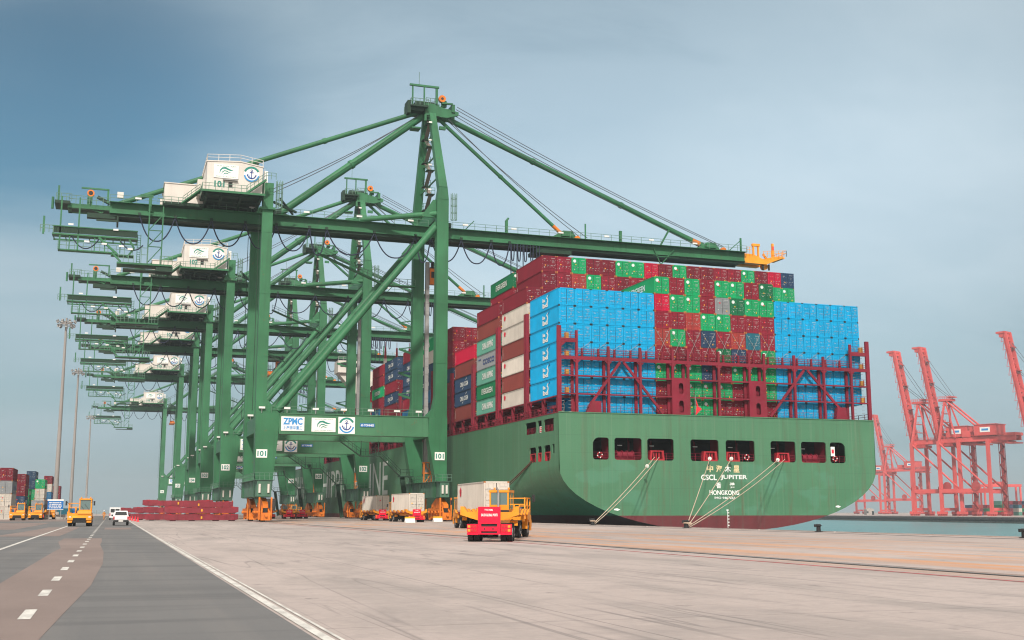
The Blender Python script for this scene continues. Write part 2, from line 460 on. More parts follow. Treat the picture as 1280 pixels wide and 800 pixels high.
def wave_logo(mb, o, u, v, w, h):
    """three swelling wave strokes inside the rectangle"""
    mb.m('teal')
    for pts, th in ((((.02, .20), (.06, .55), (.22, .80), (.42, .84), (.62, .70), (.80, .62), (1.0, .66)), .20),
                    (((.14, .14), (.20, .36), (.34, .52), (.50, .50), (.66, .38), (.86, .36)), .11), (((.28, .04), (.34, .20), (.46, .28), (.58, .22), (.74, .16)), .10)):
        n = len(pts); vs, fs = [], []
        for i, (x, y) in enumerate(pts):
            x0, y0 = pts[max(i - 1, 0)]; x1, y1 = pts[min(i + 1, n - 1)]
            dx_, dy_ = x1 - x0, y1 - y0; l = math.hypot(dx_, dy_)
            w2 = th * (0.12 + 0.5 * math.sin(math.pi * i / (n - 1)) ** .7) * (1 if i < n - 1 else .2)
            vs += [(x - dy_ / l * w2 * .5, y + dx_ / l * w2 * .9), (x + dy_ / l * w2 * .5, y - dx_ / l * w2 * .9)]
        for i in range(n - 1): fs.append((2 * i, 2 * i + 1, 2 * i + 3, 2 * i + 2))
        mb.flat((vs, fs), o, u, v, w, h)

def anchor_logo(mb, o, u, v, s):
    """ring of green and blue round a navy anchor; o is the lower-left corner of a square of side s"""
    mb.m('teal'); mb.flat(discgeo(0.5, 0.5, 0.36, 0.48, 25, 160), o, u, v, s, s)
    mb.m('sky_sign'); mb.flat(discgeo(0.5, 0.5, 0.37, 0.46, 190, 350), o, u, v, s, s)
    mb.m('navy_sign')
    for g in (([(0.475, 0.22), (0.525, 0.22), (0.525, 0.68), (0.475, 0.68)], [(0, 1, 2, 3)]),
              ([(0.38, 0.58), (0.62, 0.58), (0.62, 0.63), (0.38, 0.63)], [(0, 1, 2, 3)]),
              discgeo(0.5, 0.73, 0.035, 0.075, 0, 360, 14), discgeo(0.5, 0.47, 0.20, 0.27, 200, 340, 14),
              ([(0.20, 0.42), (0.33, 0.34), (0.25, 0.52)], [(0, 1, 2)]), ([(0.80, 0.42), (0.75, 0.52), (0.67, 0.34)], [(0, 1, 2)])):
        mb.flat(g, o, u, v, s, s)
    mb.m('sky_sign')
    mb.flat(([(0.28, 0.50), (0.34, 0.46), (0.46, 0.30), (0.42, 0.28)], [(0, 1, 2, 3)]), o, u, v, s, s)

# ------------------------------------------------------------------ ground, road, water
class G:
    """small node-graph helper"""
    def __init__(s, name):
        s.m, s.t, s.b = nodes(name)
        s.co = s.t.nodes.new('ShaderNodeTexCoord').outputs['Object']
    def map(s, scale, rot=0, loc=(0, 0, 0)):
        n = s.t.nodes.new('ShaderNodeMapping'); n.inputs['Scale'].default_value = scale
        n.inputs['Rotation'].default_value = (0, 0, R(rot)); n.inputs['Location'].default_value = loc
        s.t.links.new(s.co, n.inputs['Vector']); return n.outputs[0]
    def noise(s, vec, scale=1.0, detail=6, rough=0.55, dist=0.0):
        n = s.t.nodes.new('ShaderNodeTexNoise'); n.inputs['Scale'].default_value = scale; n.inputs['Detail'].default_value = detail
        n.inputs['Roughness'].default_value = rough; n.inputs['Distortion'].default_value = dist
        s.t.links.new(vec, n.inputs['Vector']); return n.outputs[0]
    def rng(s, src, a, b, c, d):
        n = s.t.nodes.new('ShaderNodeMapRange'); n.inputs[1].default_value = a; n.inputs[2].default_value = b
        n.inputs[3].default_value = c; n.inputs[4].default_value = d
        s.t.links.new(src, n.inputs[0]); return n.outputs[0]
    def math(s, op, a, b=None):
        n = s.t.nodes.new('ShaderNodeMath'); n.operation = op
        for i, q in enumerate((a, b)):
            if q is None: continue
            if isinstance(q, (int, float)): n.inputs[i].default_value = q
            else: s.t.links.new(q, n.inputs[i])
        return n.outputs[0]
    def mix(s, f, a, b):
        n = s.t.nodes.new('ShaderNodeMix'); n.data_type = 'RGBA'
        for i, q in ((0, f), (6, a), (7, b)):
            if isinstance(q, tuple): n.inputs[i].default_value = (*q, 1)
            elif isinstance(q, (int, float)): n.inputs[i].default_value = q
            else: s.t.links.new(q, n.inputs[i])
        return n.outputs[2]
    def xyz(s):
        n = s.t.nodes.new('ShaderNodeSeparateXYZ'); s.t.links.new(s.co, n.inputs[0]); return n.outputs
    def out(s, col, rough, bump=None, strength=0.3, dist=0.02):
        s.t.links.new(col, s.b.inputs['Base Color'])
        if isinstance(rough, (int, float)): s.b.inputs['Roughness'].default_value = rough
        else: s.t.links.new(rough, s.b.inputs['Roughness'])
        if bump is not None:
            n = s.t.nodes.new('ShaderNodeBump'); n.inputs['Strength'].default_value = strength; n.inputs['Distance'].default_value = dist
            s.t.links.new(bump, n.inputs['Height']); s.t.links.new(n.outputs[0], s.b.inputs['Normal'])
        return s.m

def concrete_mat():
    g = G('quay concrete')
    big = g.noise(g.map((0.030, 0.020, 1)), 1.0, 6, 0.6)
    mid = g.noise(g.map((0.35, 0.10, 1), 12), 1.0, 7, 0.6, 0.4)
    fine = g.noise(g.map((6, 6, 1)), 1.0, 6, 0.7)
    c = g.mix(g.rng(big, 0.32, 0.68, 0, 1), (0.362, 0.302, 0.283), (0.515, 0.433, 0.405))
    c = g.mix(g.rng(mid, 0.46, 0.68, 0, 0.70), c, (0.255, 0.225, 0.212))
    c = g.mix(g.rng(fine, 0.35, 0.65, 0.0, 0.22), c, (0.24, 0.215, 0.20))
    grit = g.noise(g.map((0.9, 1.6, 1), 20), 1.0, 8, 0.72)
    c = g.mix(g.rng(grit, 0.50, 0.66, 0, 0.42), c, (0.245, 0.212, 0.205))
    c = g.mix(g.rng(grit, 0.30, 0.42, 0.35, 0), c, (0.56, 0.48, 0.44))
    # tyre tracks: thin, long and curved
    for sc_, rot, loc, amt in (((0.5, 0.018, 1), 14, (3, 0, 0), 0.45), ((0.42, 0.020, 1), -22, (9, 4, 0), 0.45), ((0.8, 0.03, 1), 62, (1, 7, 0), 0.5)):
        t = g.noise(g.map(sc_, rot, loc), 1.0, 2, 0.4, 0.8)
        ridge = g.math('ABSOLUTE', g.math('SUBTRACT', t, 0.5))
        brk = g.rng(g.noise(g.map((0.10, 0.06, 1), rot, loc), 1.0, 3), 0.45, 0.6, 0, 1)
        c = g.mix(g.math('MULTIPLY', g.math('MULTIPLY', g.rng(ridge, 0.0, 0.014, 1, 0), brk), amt), c, (0.10, 0.092, 0.092))
    # orange rail dust along the landside crane rail and scattered beyond it
    x = g.xyz()
    band = g.math('MULTIPLY', g.rng(x[0], 21.0, 25.0, 0, 1), g.rng(x[0], 27.0, 52.0, 1, 0.15))
    dust = g.noise(g.map((0.55, 0.035, 1), 4), 1.0, 6, 0.65, 0.6)
    c = g.mix(g.math('MULTIPLY', g.math('MULTIPLY', g.rng(dust, 0.46, 0.64, 0, 1), band), 0.85), c, (0.56, 0.25, 0.10))
    # expansion joints
    for ax, per in ((0, 7.5), (1, 9.0)):
        fr = g.math('ABSOLUTE', g.math('SUBTRACT', g.math('FRACT', g.math('DIVIDE', x[ax], per)), 0.5))
        c = g.mix(g.math('MULTIPLY', g.rng(fr, 0.4960, 0.4985, 0, 1), 0.60), c, (0.13, 0.115, 0.11))
    # oil drips
    spot = g.noise(g.map((0.9, 0.55, 1), 30), 1.0, 4, 0.6)
    c = g.mix(g.rng(spot, 0.66, 0.72, 0, 0.6), c, (0.10, 0.09, 0.088))
    return g.out(c, g.rng(fine, 0.3, 0.7, 0.75, 0.92), fine, 0.25, 0.02)

def asphalt_mat():
    g = G('worn asphalt')
    big = g.noise(g.map((0.10, 0.035, 1)), 1.0, 6, 0.6)
    lane = g.noise(g.map((0.9, 0.020, 1), -3), 1.0, 5, 0.55, 0.3)
    fine = g.noise(g.map((14, 14, 1)), 1.0, 5, 0.75)
    sweep = g.noise(g.map((0.06, 0.55, 1), -28), 1.0, 6, 0.6, 0.5)
    c = g.mix(g.rng(big, 0.3, 0.7, 0, 1), (0.098, 0.098, 0.102), (0.165, 0.160, 0.160))
    c = g.mix(g.rng(lane, 0.45, 0.7, 0, 0.5), c, (0.195, 0.180, 0.172))
    c = g.mix(g.rng(sweep, 0.48, 0.62, 0, 0.6), c, (0.080, 0.080, 0.084))
    c = g.mix(g.rng(fine, 0.3, 0.7, 0.0, 0.30), c, (0.20, 0.195, 0.19))
    return g.out(c, 0.9, fine, 0.35, 0.02)

def patch_mat():
    g = G('pinkish resurfaced strip')
    big = g.noise(g.map((0.25, 0.10, 1)), 1.0, 6, 0.6)
    fine = g.noise(g.map((12, 12, 1)), 1.0, 5, 0.75)
    c = g.mix(g.rng(big, 0.3, 0.7, 0, 1), (0.165, 0.122, 0.110), (0.240, 0.182, 0.164))
    c = g.mix(g.rng(fine, 0.3, 0.7, 0, 0.25), c, (0.30, 0.25, 0.23))
    return g.out(c, 0.92, fine, 0.3, 0.02)

def line_mat():
    g = G('worn white road paint')
    n = g.noise(g.map((3.0, 1.2, 1)), 1.0, 7, 0.7)
    f = g.noise(g.map((20, 20, 1)), 1.0, 4, 0.7)
    c = g.mix(g.rng(n, 0.42, 0.62, 0.0, 0.62), (0.66, 0.64, 0.60), (0.30, 0.28, 0.265))
    c = g.mix(g.rng(f, 0.55, 0.75, 0, 0.5), c, (0.25, 0.24, 0.23))
    return g.out(c, 0.8)

def water_mat():
    g = G('harbour water')
    a = g.noise(g.map((0.30, 0.55, 1), 20), 1.0, 6, 0.6)
    b = g.noise(g.map((0.03, 0.05, 1), 10), 1.0, 4, 0.5)
    c = g.mix(g.rng(b, 0.3, 0.7, 0, 1), (0.055, 0.185, 0.190), (0.085, 0.235, 0.235))
    m = g.out(c, 0.30, a, 0.8, 0.8)
    g.b.inputs['IOR'].default_value = 1.33
    return m

def wall_mat():
    g = G('quay wall concrete')
    n = g.noise(g.map((0.5, 0.5, 0.5)), 1.0, 7, 0.6)
    s = g.noise(g.map((2, 2, 0.15)), 1.0, 5, 0.6)
    c = g.mix(g.rng(n, 0.3, 0.7, 0, 1), (0.16, 0.15, 0.14), (0.28, 0.26, 0.24))
    c = g.mix(g.rng(s, 0.5, 0.7, 0, 0.6), c, (0.06, 0.06, 0.055))
    return g.out(c, 0.9, n, 0.4, 0.05)

M['concrete'] = concrete_mat(); M['asphalt'] = asphalt_mat(); M['patch'] = patch_mat(); M['line'] = line_mat()
M['water'] = water_mat(); M['wall'] = wall_mat()
M['rail_groove'] = paint('rail groove', (0.045, 0.042, 0.045), 0.6, 0.3, 0.3, (0.16, 0.09, 0.05), 0.5, 0.0)
M['red_line'] = paint('worn red ground line', (0.42, 0.10, 0.105), 0.8, 0.3, 0.6, (0.30, 0.22, 0.20), 0.8, 0.0)

QX = 57.0                       # quay edge
WZ = -5.0                       # water level
FAR = 5600.0
mb = MB('concrete')
mb.add([(-FAR, -400, 0), (QX, -400, 0), (QX, 760, 0), (-FAR, 760, 0)], [(0, 1, 2, 3)])
mb.m('wall')
mb.add([(QX, -400, 0), (QX, -400, WZ - 1.0), (QX, 760, WZ - 1.0), (QX, 760, 0), (-FAR, 760, 0), (-FAR, 760, WZ - 1.0)],
       [(0, 1, 2, 3), (3, 2, 5, 4)])
tag(mb.build('quay_ground'), kind='structure')
# kerb along the quay edge
mb = MB('concrete')
y = -120.0
while y < 700:
    mb.box(QX - 0.55, QX - 0.15, y, y + 11.7, 0.0, 0.07); y += 12.0
tag(mb.build('quay_kerb'), kind='structure')
mb = MB('water')
mb.add([(QX - 0.01, -400, WZ), (FAR, -400, WZ), (FAR, FAR, WZ), (QX - 0.01, FAR, WZ), (-FAR, FAR, WZ), (-FAR, 759.9, WZ), (QX - 0.01, 759.9, WZ)],
       [(0, 1, 2, 3), (3, 4, 5, 6)])
tag(mb.build('water'), kind='structure')
# road of worn asphalt on the left of the white line
mb = MB('asphalt')
mb.add([(-40, -60, .004), (2.76, -60, .004), (2.76, 430, .004), (-40, 430, .004)], [(0, 1, 2, 3)])
tag(mb.build('asphalt_road'), kind='structure')
mb = MB('patch')
def strip(left, right, z=.008):
    n = len(left)
    vs = [(x, y, z) for x, y in left] + [(x, y, z) for x, y in right]
    mb.add(vs, [(i, n + i, n + i + 1, i + 1) for i in range(n - 1)])
rnd.seed(3)
# resurfaced strip under the dashed line (outline wobbles like the photograph's)
ys = [10, 14, 17.7, 22, 26, 30, 36, 42, 48, 54, 60, 66, 72, 80.9]
lx = [-2.4, -2.5, -2.55, -2.6, -2.55, -2.5, -2.45, -2.4, -2.35, -2.3, -2.2, -2.5, -2.8, -2.8]
rx = [-1.25, -1.05, -0.86, -0.7, -0.54, -0.38, -0.30, -0.20, -0.22, -0.25, -0.38, -0.5, -0.45, -0.54]
strip(list(zip(lx, ys)), list(zip(rx, ys)))
strip([(-0.6, 118), (-0.6, 131)], [(1.9, 118), (1.9, 131)])
strip([(-7.8, 88), (-7.2, 100), (-6.6, 118), (-6.3, 135)], [(-3.4, 88), (-3.3, 100), (-3.2, 118), (-3.2, 135)])
strip([(-14, 70), (-14, 84), (-13, 96)], [(-7.5, 70), (-7.2, 84), (-8.0, 96)])
strip([(-16, 120), (-16, 150), (-16, 186)], [(-8.6, 120), (-8.4, 150), (-8.4, 186)])
strip([(-26, 210), (-26, 300), (-26, 428)], [(-5.5, 210), (-5.2, 300), (-5.2, 428)])
tag(mb.build('road_patches'), kind='structure')
# painted markings
mb = MB('line')
z = .012
def ln(x, w, y0, y1, zz=z):
    mb.add([(x - w / 2, y0, zz), (x + w / 2, y0, zz), (x + w / 2, y1, zz), (x - w / 2, y1, zz)], [(0, 1, 2, 3)])
ln(2.90, 0.16, -20, 425); ln(3.08, 0.06, -20, 70)
ln(-4.75, 0.20, 36, 180)
y = 21.0 - 5.6 * 3
while y < 330:
    ln(-1.27, 0.20, y, y + 2.0); y += 5.6
tag(mb.build('road_markings'), kind='structure')
mb = MB('rail_groove')
for x, w in ((23.2, 0.30), (23.75, 0.07), (53.6, 0.30)):
    ln(x, w, -60, 700)
mb.m('steel')
for x in (23.2, 53.6): mb.box(x - 0.04, x + 0.04, -60, 700, 0.0125, 0.028)
mb.m('red_line'); ln(21.6, 0.20, -60, 200, .008)
tag(mb.build('crane_rails'), kind='structure')

# ------------------------------------------------------------------ shipping containers
CL, CW, CH = 12.19, 2.44, 2.545
_bm = {}
def body_mesh(col):
    key = ('body', col)
    if key in _bm: return _bm[key]
    mb = MB('box_' + col)
    h = CW / 2; y0, y1 = -CL / 2, CL / 2
    t = 0.13
    # corrugated long sides and far end
    def corr(pt, length, n, depth):
        prof = []
        for i in range(n):
            a = i / n * length; p = length / n
            prof += [(a, 0), (a + p * .32, 0), (a + p * .5, depth), (a + p * .82, depth)]
        prof.append((length, 0))
        vs, fs = [], []
        for a, d in prof:
            vs += [pt(a, d, 0.16), pt(a, d, CH - 0.11)]
        for i in range(len(prof) - 1): fs.append((2 * i, 2 * i + 2, 2 * i + 3, 2 * i + 1))
        mb.add(vs, fs)
    corr(lambda a, d, z: (h - 0.02 - d, y0 + .1 + a, z), CL - .2, 42, 0.042)
    corr(lambda a, d, z: (-h + 0.02 + d, y1 - .1 - a, z), CL - .2, 42, 0.042)
    corr(lambda a, d, z: (h - .1 - a, y1 - 0.03 - d, z), CW - .2, 9, 0.042)
    mb.box(-h + .05, h - .05, y0 + .12, y1 - .08, CH - 0.10, CH - 0.03)        # roof
    mb.box(-h + .05, h - .05, y0 + .12, y1 - .08, 0.06, 0.15)                  # floor
    for s in (-1, 1):
        x = s * (h - .05)
        mb.box(x - .05, x + .05, y0 + .12, y1 - .12, 0.02, 0.16)               # bottom rails
        mb.box(x - .045, x + .045, y0 + .12, y1 - .12, CH - 0.11, CH - .01)    # top rails
        for yy in (y0 + .06, y1 - .06):
            mb.box(x - .07 + .02 * -s, x + .07 - .02 * s, yy - .06, yy + .06, 0.10, CH - .1)   # corner posts
    for yy in (y0 + .06, y1 - .06):
        mb.box(-h + .1, h - .1, yy - .05, yy + .05, 0.0, 0.14)
        mb.box(-h + .1, h - .1, yy - .05, yy + .05, CH - .13, CH)
    mb.m('orange_fit' if col not in ('blue', 'navy', 'steelblue') else 'gasket')
    for s in (-1, 1):
        for yy in (y0 + .09, y1 - .09):
            for zz in (0, CH - .12):
                mb.box(s * (h - .09) - .092, s * (h - .09) + .092, yy - .093, yy + .093, zz - .003, zz + .123)
    mb.m('gasket'); mb.box(-h + .12, h - .12, y0 + .11, y0 + .118, .14, CH - .13)
    o = mb.build('body'); me = o.data; bpy.data.objects.remove(o)
    _bm[key] = me
    return me
def door_mesh(col, side):
    key = ('door', col, side)
    if key in _bm: return _bm[key]
    mb = MB('box_' + col)
    y = -CL / 2
    x0, x1 = (-1.07, -0.035) if side < 0 else (0.035, 1.07)
    z0, z1 = 0.15, CH - 0.14
    mb.box(x0, x1, y + .045, y + .09, z0, z1)
    # frame and ribs stand proud
    mb.box(x0, x1, y + .025, y + .046, z0, z0 + .07); mb.box(x0, x1, y + .025, y + .046, z1 - .07, z1)
    mb.box(x0, x0 + .06, y + .025, y + .046, z0 + .07, z1 - .07); mb.box(x1 - .06, x1, y + .025, y + .046, z0 + .07, z1 - .07)
    for i in range(1, 5):
        zz = z0 + (z1 - z0) * i / 5
        mb.box(x0 + .06, x1 - .06, y + .000, y + .046, zz - .07, zz + .07)
    mb.m('gasket')
    for a_, b_, c_, d_ in ((x0, x1, z0 - .03, z0), (x0, x1, z1, z1 + .03), (x0 - .022, x0, z0 - .03, z1 + .03), (x1, x1 + .022, z0 - .03, z1 + .03)):
        mb.box(a_, b_, y + .05, y + .085, c_, d_)
    mb.m('steel')
    for q in (.5, 1.15, 1.8):
        xx = x0 + .0 if side < 0 else x1
        mb.box(xx - .03, xx + .03, y + .012, y + .03, q, q + .12)              # hinges
    o = mb.build('door'); me = o.data; bpy.data.objects.remove(o)
    _bm[key] = me
    return me
def gear_mesh(col, side):
    key = ('gear', col, side)
    if key in _bm: return _bm[key]
    mb = MB('box_' + col)
    y = -CL / 2 + .008
    for fx in (0.28, 0.78):
        x = fx if side > 0 else -fx
        mb.tube((x, y, .05), (x, y, CH - .05), .026, 6)
        for zz in (.10, CH - .10): mb.box(x - .05, x + .05, y - .03, y + .03, zz - .04, zz + .04)
        mb.m('steel')
        for zz in (.75, 1.75): mb.box(x - .06, x + .06, y - .02, y + .03, zz - .03, zz + .03)
        mb.box(x - .02, x + .26, y - .03, y - .01, .98, 1.04); mb.m('box_' + col)
    o = mb.build('locking_gear'); me = o.data; bpy.data.objects.remove(o)
    _bm[key] = me
    return me
OX, OZ = (1, 0, 0), (0, 0, 1)
def marks_mesh(kind, var):
    """small plates, number rows and emblems on the doors (and emblem or writing on both long sides)"""
    key = ('marks', kind, var)
    if key in _bm: return _bm[key]
    r = random.Random(var * 31 + hash(kind) % 97 if False else var * 31 + sum(map(ord, kind)))
    mb = MB('mark_grey')
    y = -CL / 2 - .032
    P = lambda x, z, w, h: mb.quad((x, y, z), (x + w, y, z), (x + w, y, z + h), (x, y, z + h))
    # number row and weight rows on the right door
    for i in range(7): P(.36 + i * .092 + r.random() * .01, 2.10, .050, .09)
    if kind == 'blue':
        for i in range(4): P(.58 + i * .09, 1.86, .05, .08)
        for (zz, n) in ((1.45, 3), (1.28, 3)):
            for i in range(n): P(.52 + i * .10, zz, .065, .06)
        P(-.80, 1.62, .26, .05); P(-.55, 1.02, .22, .035); P(-.42, .95, .035, .13); P(-.92, .42, .08, .11); P(.34, .80, .16, .035)
    else:
        for zz in (1.74, 1.58, 1.42):
            n = r.randint(3, 6)
            for i in range(n): P(.50 + i * .075, zz, .048, .045)
        if r.random() < .6: P(-.95 + r.random() * .3, .35 + r.random() * .3, .15, .15)
        if r.random() < .7: P(.25 + r.random() * .4, .5 + r.random() * .4, .11, .10)
        if r.random() < .6: P(-.9, 1.95, .34, .07)
        mb.m('yellow_label')
        if r.random() < .7: P(-.95 + r.random() * .5, .85 + r.random() * .5, .16, .16)
        if r.random() < .35: P(.62, .42, .15, .2)
        if r.random() < .3:
            mb.m('mark_red'); P(-.55, 1.65, .2, .18)
    o0 = (-1.1, y - .001, 0)
    if kind in ('green', 'dkgreen'):
        mb.m('letter_white'); mb.flat(discgeo(-.72, 1.98, 0, .25, n=16), (0, y - .002, 0), OX, OZ, 1, 1)
        mb.m('teal'); mb.flat(discgeo(-.72, 1.98, .14, .17, n=12), (0, y - .005, 0), OX, OZ, 1, 1)
    side_x = CW / 2 + .006
    for s in (-1, 1):
        u = (0, -s * -1.0, 0) if s > 0 else (0, -1, 0)
        o = (s * side_x, -CL / 2 if s > 0 else CL / 2, 0)
        u = (0, 1, 0) if s > 0 else (0, -1, 0)
        F = lambda g, x, z, w, h: mb.flat(g, o, u, OZ, w, h, x, z)
        if kind in ('green', 'dkgreen'):
            mb.m('letter_white'); F(textgeo('EVERGREEN', .02), 3.0, .85, 6.0, .95)
        elif kind == 'grey':
            mb.m('navy_sign'); F(textgeo('COSCO', .03), 3.6, .75, 6.4, .95)
            F(([(0, .5), (.9, .5), (1, .8), (.2, .75)], [(0, 1, 2, 3)]), .9, 1.4, 1.6, .7)
        elif kind == 'teal':
            mb.m('letter_white'); F(textgeo('CHINA SHIPPING', .045), 3.2, .8, 6.0, 1.1)
        elif kind == 'navy':
            mb.m('letter_white'); F(textgeo('CMA CGM', .03), 3.6, .85, 5.0, .85)
            for k in range(2):
                F(([(0, 0), (.12, .4), (.35, .8), (.6, 1), (.5, .7), (.25, .3)], [(0, 1, 2, 3, 4, 5)]), 7.0 - k * 2.2, 1.85 - k * 1.55, 1.6, .45)
        elif kind == 'steelblue':
            mb.m('letter_white')
            F(([(0, .5), (.5, 0), (1, .5), (.5, 1)], [(0, 1, 2, 3)]), 5.4, .6, 1.3, 1.5)
        elif kind == 'white':
            mb.m('mark_red')
            for k in range(5):
                a = R(90 + 72 * k); F(discgeo(.5 + .27 * math.cos(a), .5 + .27 * math.sin(a), 0, .25, n=8), 1.0, 1.35, 1.0, .85)
        elif kind == 'blue':
            # a hooked white swoosh with a dark tip above two stubby letters
            mb.m('letter_white')
            F(discgeo(0, 0, .62, 1.0, -75, 70, 14), 6.9, 1.35, .95, .62)
            F(([(0, 0), (.42, .0), (1, .75), (.72, .85)], [(0, 1, 2, 3)]), 7.0, 1.7, .8, .55)
            F(textgeo('bd', .06), 5.5, .45, 2.2, .72)
            F(textgeo('la', .05), 5.5, 1.35, 1.1, .55)
            mb.m('navy_sign')
            F(([(0, 0), (1, .6), (.75, 1)], [(0, 1, 2)]), 7.75, 1.9, .75, .45)
        else:
            mb.m('letter_white')
            for k in range(7): F(([(0, 0), (1, 0), (1, 1), (0, 1)], [(0, 1, 2, 3)]), .55, .55 + k * .2, .14, .12)
    o = mb.build('markings'); me = o.data; bpy.data.objects.remove(o)
    _bm[key] = me
    return me
NVAR = 5
CONT_COUNT = [0]
def container(x, y, z, col, label, group, rz=0.0, hc=1.0, doors=True, marks=True, name='shipping_container'):
    """x, y: middle of the footprint; doors face -Y before turning"""
    CONT_COUNT[0] += 1
    root = thing(name, label, 'shipping container', (x, y, z), rz, group)
    if hc != 1.0: root.scale = (1, 1, hc)
    def ch(nm, me, par):
        o = bpy.data.objects.new(nm, me); COL.objects.link(o); o.parent = par; return o
    ch('body', body_mesh(col), root)
    for s in (-1, 1):
        d = ch('door', door_mesh(col, s), root)
        ch('locking_gear', gear_mesh(col, s), d)
    if marks: ch('markings', marks_mesh(col, rnd.randrange(NVAR)), root)
    return root

ORD = ['first', 'second', 'third', 'fourth', 'fifth', 'sixth', 'seventh', 'eighth', 'ninth', 'tenth', 'eleventh', 'twelfth', 'thirteenth',
       'fourteenth', 'fifteenth', 'sixteenth', 'seventeenth', 'eighteenth', 'nineteenth', 'twentieth']
KEY = dict(G='green', R='red', M='maroon', B='brick', C='crimson', D='dkgreen', Y='grey', N='navy', P='petrol', W='white', U='blue', T='teal', S='steelblue', O='brown')
PX, PZ, Z0, X0C = 2.515, 2.59, 17.9, 58.95 + 1.2575
colx = lambda i: X0C + i * PX
BAY = {1: 153.35, 2: 167.15, 3: 181.2, 4: 195.1, 5: 208.9, 6: 222.8, 7: 236.7, 8: 255.0, 9: 268.9, 10: 345.0, 11: 359.0, 12: 282.9, 13: 296.9}
# stern bay: six blue columns, eight mixed ones, six blue ones
mid = ['GRGRGGRD', 'CGGRYDGG', 'RRBGGRRR', 'BGRNRBPR', 'RMRRDNRG', 'GGGNRGGG', 'MRGGGRMG', 'RRGGRRMR']
GB = "containers stacked on the ship's stern bay"
for c in range(20):
    blue = c < 6 or c > 13
    for t in range(8):
        # tier t counted from the deck upward; t = 0 stands on deck and only under the inner columns
        if t == 0 and c in (0, 19): continue
        if blue and t == 7: continue
        if blue:
            row = 7 - t; col = 'blue'
            lab = 'bright blue container in %s blue block at stern, %s row down, %s column' % ('the left' if c < 6 else 'the right', ORD[row - 1], ORD[c if c < 6 else c - 14])
        else:
            row = 8 - t; col = KEY[mid[row - 1][c - 6]]
            lab = '%s container in middle block at stern, %s row down, %s column' % (CC[col][1], ORD[row - 1], ORD[c - 6])
        container(colx(c), BAY[1] + CL / 2 + rnd.uniform(-.03, .03), Z0 - PZ + t * PZ, col, lab, GB)
# second bay: nine tiers, only its top two rows and its quay side show
b2 = ['MRGMMGGCMGMMRRGMCN', 'MRBGRMRMRGMRGRMDGG']
for c in range(1, 19):
    for k in (0, 1):
        col = KEY[b2[k][c - 1]]
        container(colx(c), BAY[2] + CL / 2, Z0 + (8 - k) * PZ, col,
                  '%s container peeking above the stern block, %s row, %s from left' % (CC[col][1], ('topmost', 'lower')[k], ORD[c - 1]),
                  'containers of the second bay behind the stern block')
for c in (1, 2, 3, 4, 5, 6, 14, 15, 16, 17, 18):
    col = KEY['RMBRMRMBRRM'[c % 11]]
    container(colx(c), BAY[2] + CL / 2, Z0 + 6 * PZ, col, '%s container just showing over the blue block, second bay, column %s' % (CC[col][1], ORD[c - 1]),
              'containers of the second bay behind the stern block')
def side_stack(bay, c, cols, base, where, group):
    n = len(cols)
    for k, ch_ in enumerate(cols):
        col = KEY[ch_]
        container(colx(c), BAY[bay] + CL / 2, Z0 + (base + k) * PZ, col,
                  '%s container %s, %s from the bottom' % (CC[col][1], where, ORD[k]), group)
GS = "containers along the ship's quay side"
side_stack(2, 0, 'WOWOWWM', 0, 'in the quayside stack just behind the blue one', GS)
side_stack(2, 19, 'MRM', 4, 'in the seaward stack behind the right blue block', GS)
side_stack(3, 0, 'TDTYTOM', 0, 'in the third quayside stack from the stern', GS)
side_stack(3, 1, 'RD', 7, 'on top of the third bay, one column inboard', GS)
side_stack(4, 0, 'ONNOC', 0, 'in the fourth quayside stack from the stern', GS)
side_stack(5, 0, 'RMMNRRM', 0, 'in the fifth quayside stack behind the crane leg', GS)
side_stack(5, 1, 'MMRNRMR', 0, 'in the fifth bay, second column inboard', GS)
side_stack(6, 0, 'NNSNNWG', 0, 'in the sixth quayside stack between the crane legs', GS)
side_stack(6, 1, 'NRNNWRG', 0, 'in the sixth bay, second column inboard', GS)
side_stack(7, 0, 'BSRNNNR', 0, 'in the seventh quayside stack beyond the crane', GS)
side_stack(7, 1, 'NRNRNNM', 0, 'in the seventh bay, second column inboard', GS)
side_stack(8, 0, 'TRMNRNN', 0, 'in the eighth quayside stack beyond the crane', GS)
side_stack(8, 1, 'RMNNRRN', 0, 'in the eighth bay, second column inboard', GS)
side_stack(9, 0, 'TSSRGRR', 0, 'in the ninth quayside stack with blue boxes', GS)
side_stack(9, 1, 'TSSRRRM', 0, 'in the ninth bay, second column inboard', GS)
side_stack(12, 0, 'RNMTR', 0, 'in the tenth quayside stack far along the ship', GS)
side_stack(12, 1, 'MRNRTM', 0, 'in the tenth bay, second column inboard', GS)
side_stack(13, 0, 'RMNR', 0, 'in the eleventh quayside stack far along the ship', GS)
side_stack(10, 0, 'RNTM', 0, 'in the far quayside stack before the white deckhouse', GS)
side_stack(10, 1, 'MRBN', 0, 'in the far bay, second column inboard', GS)

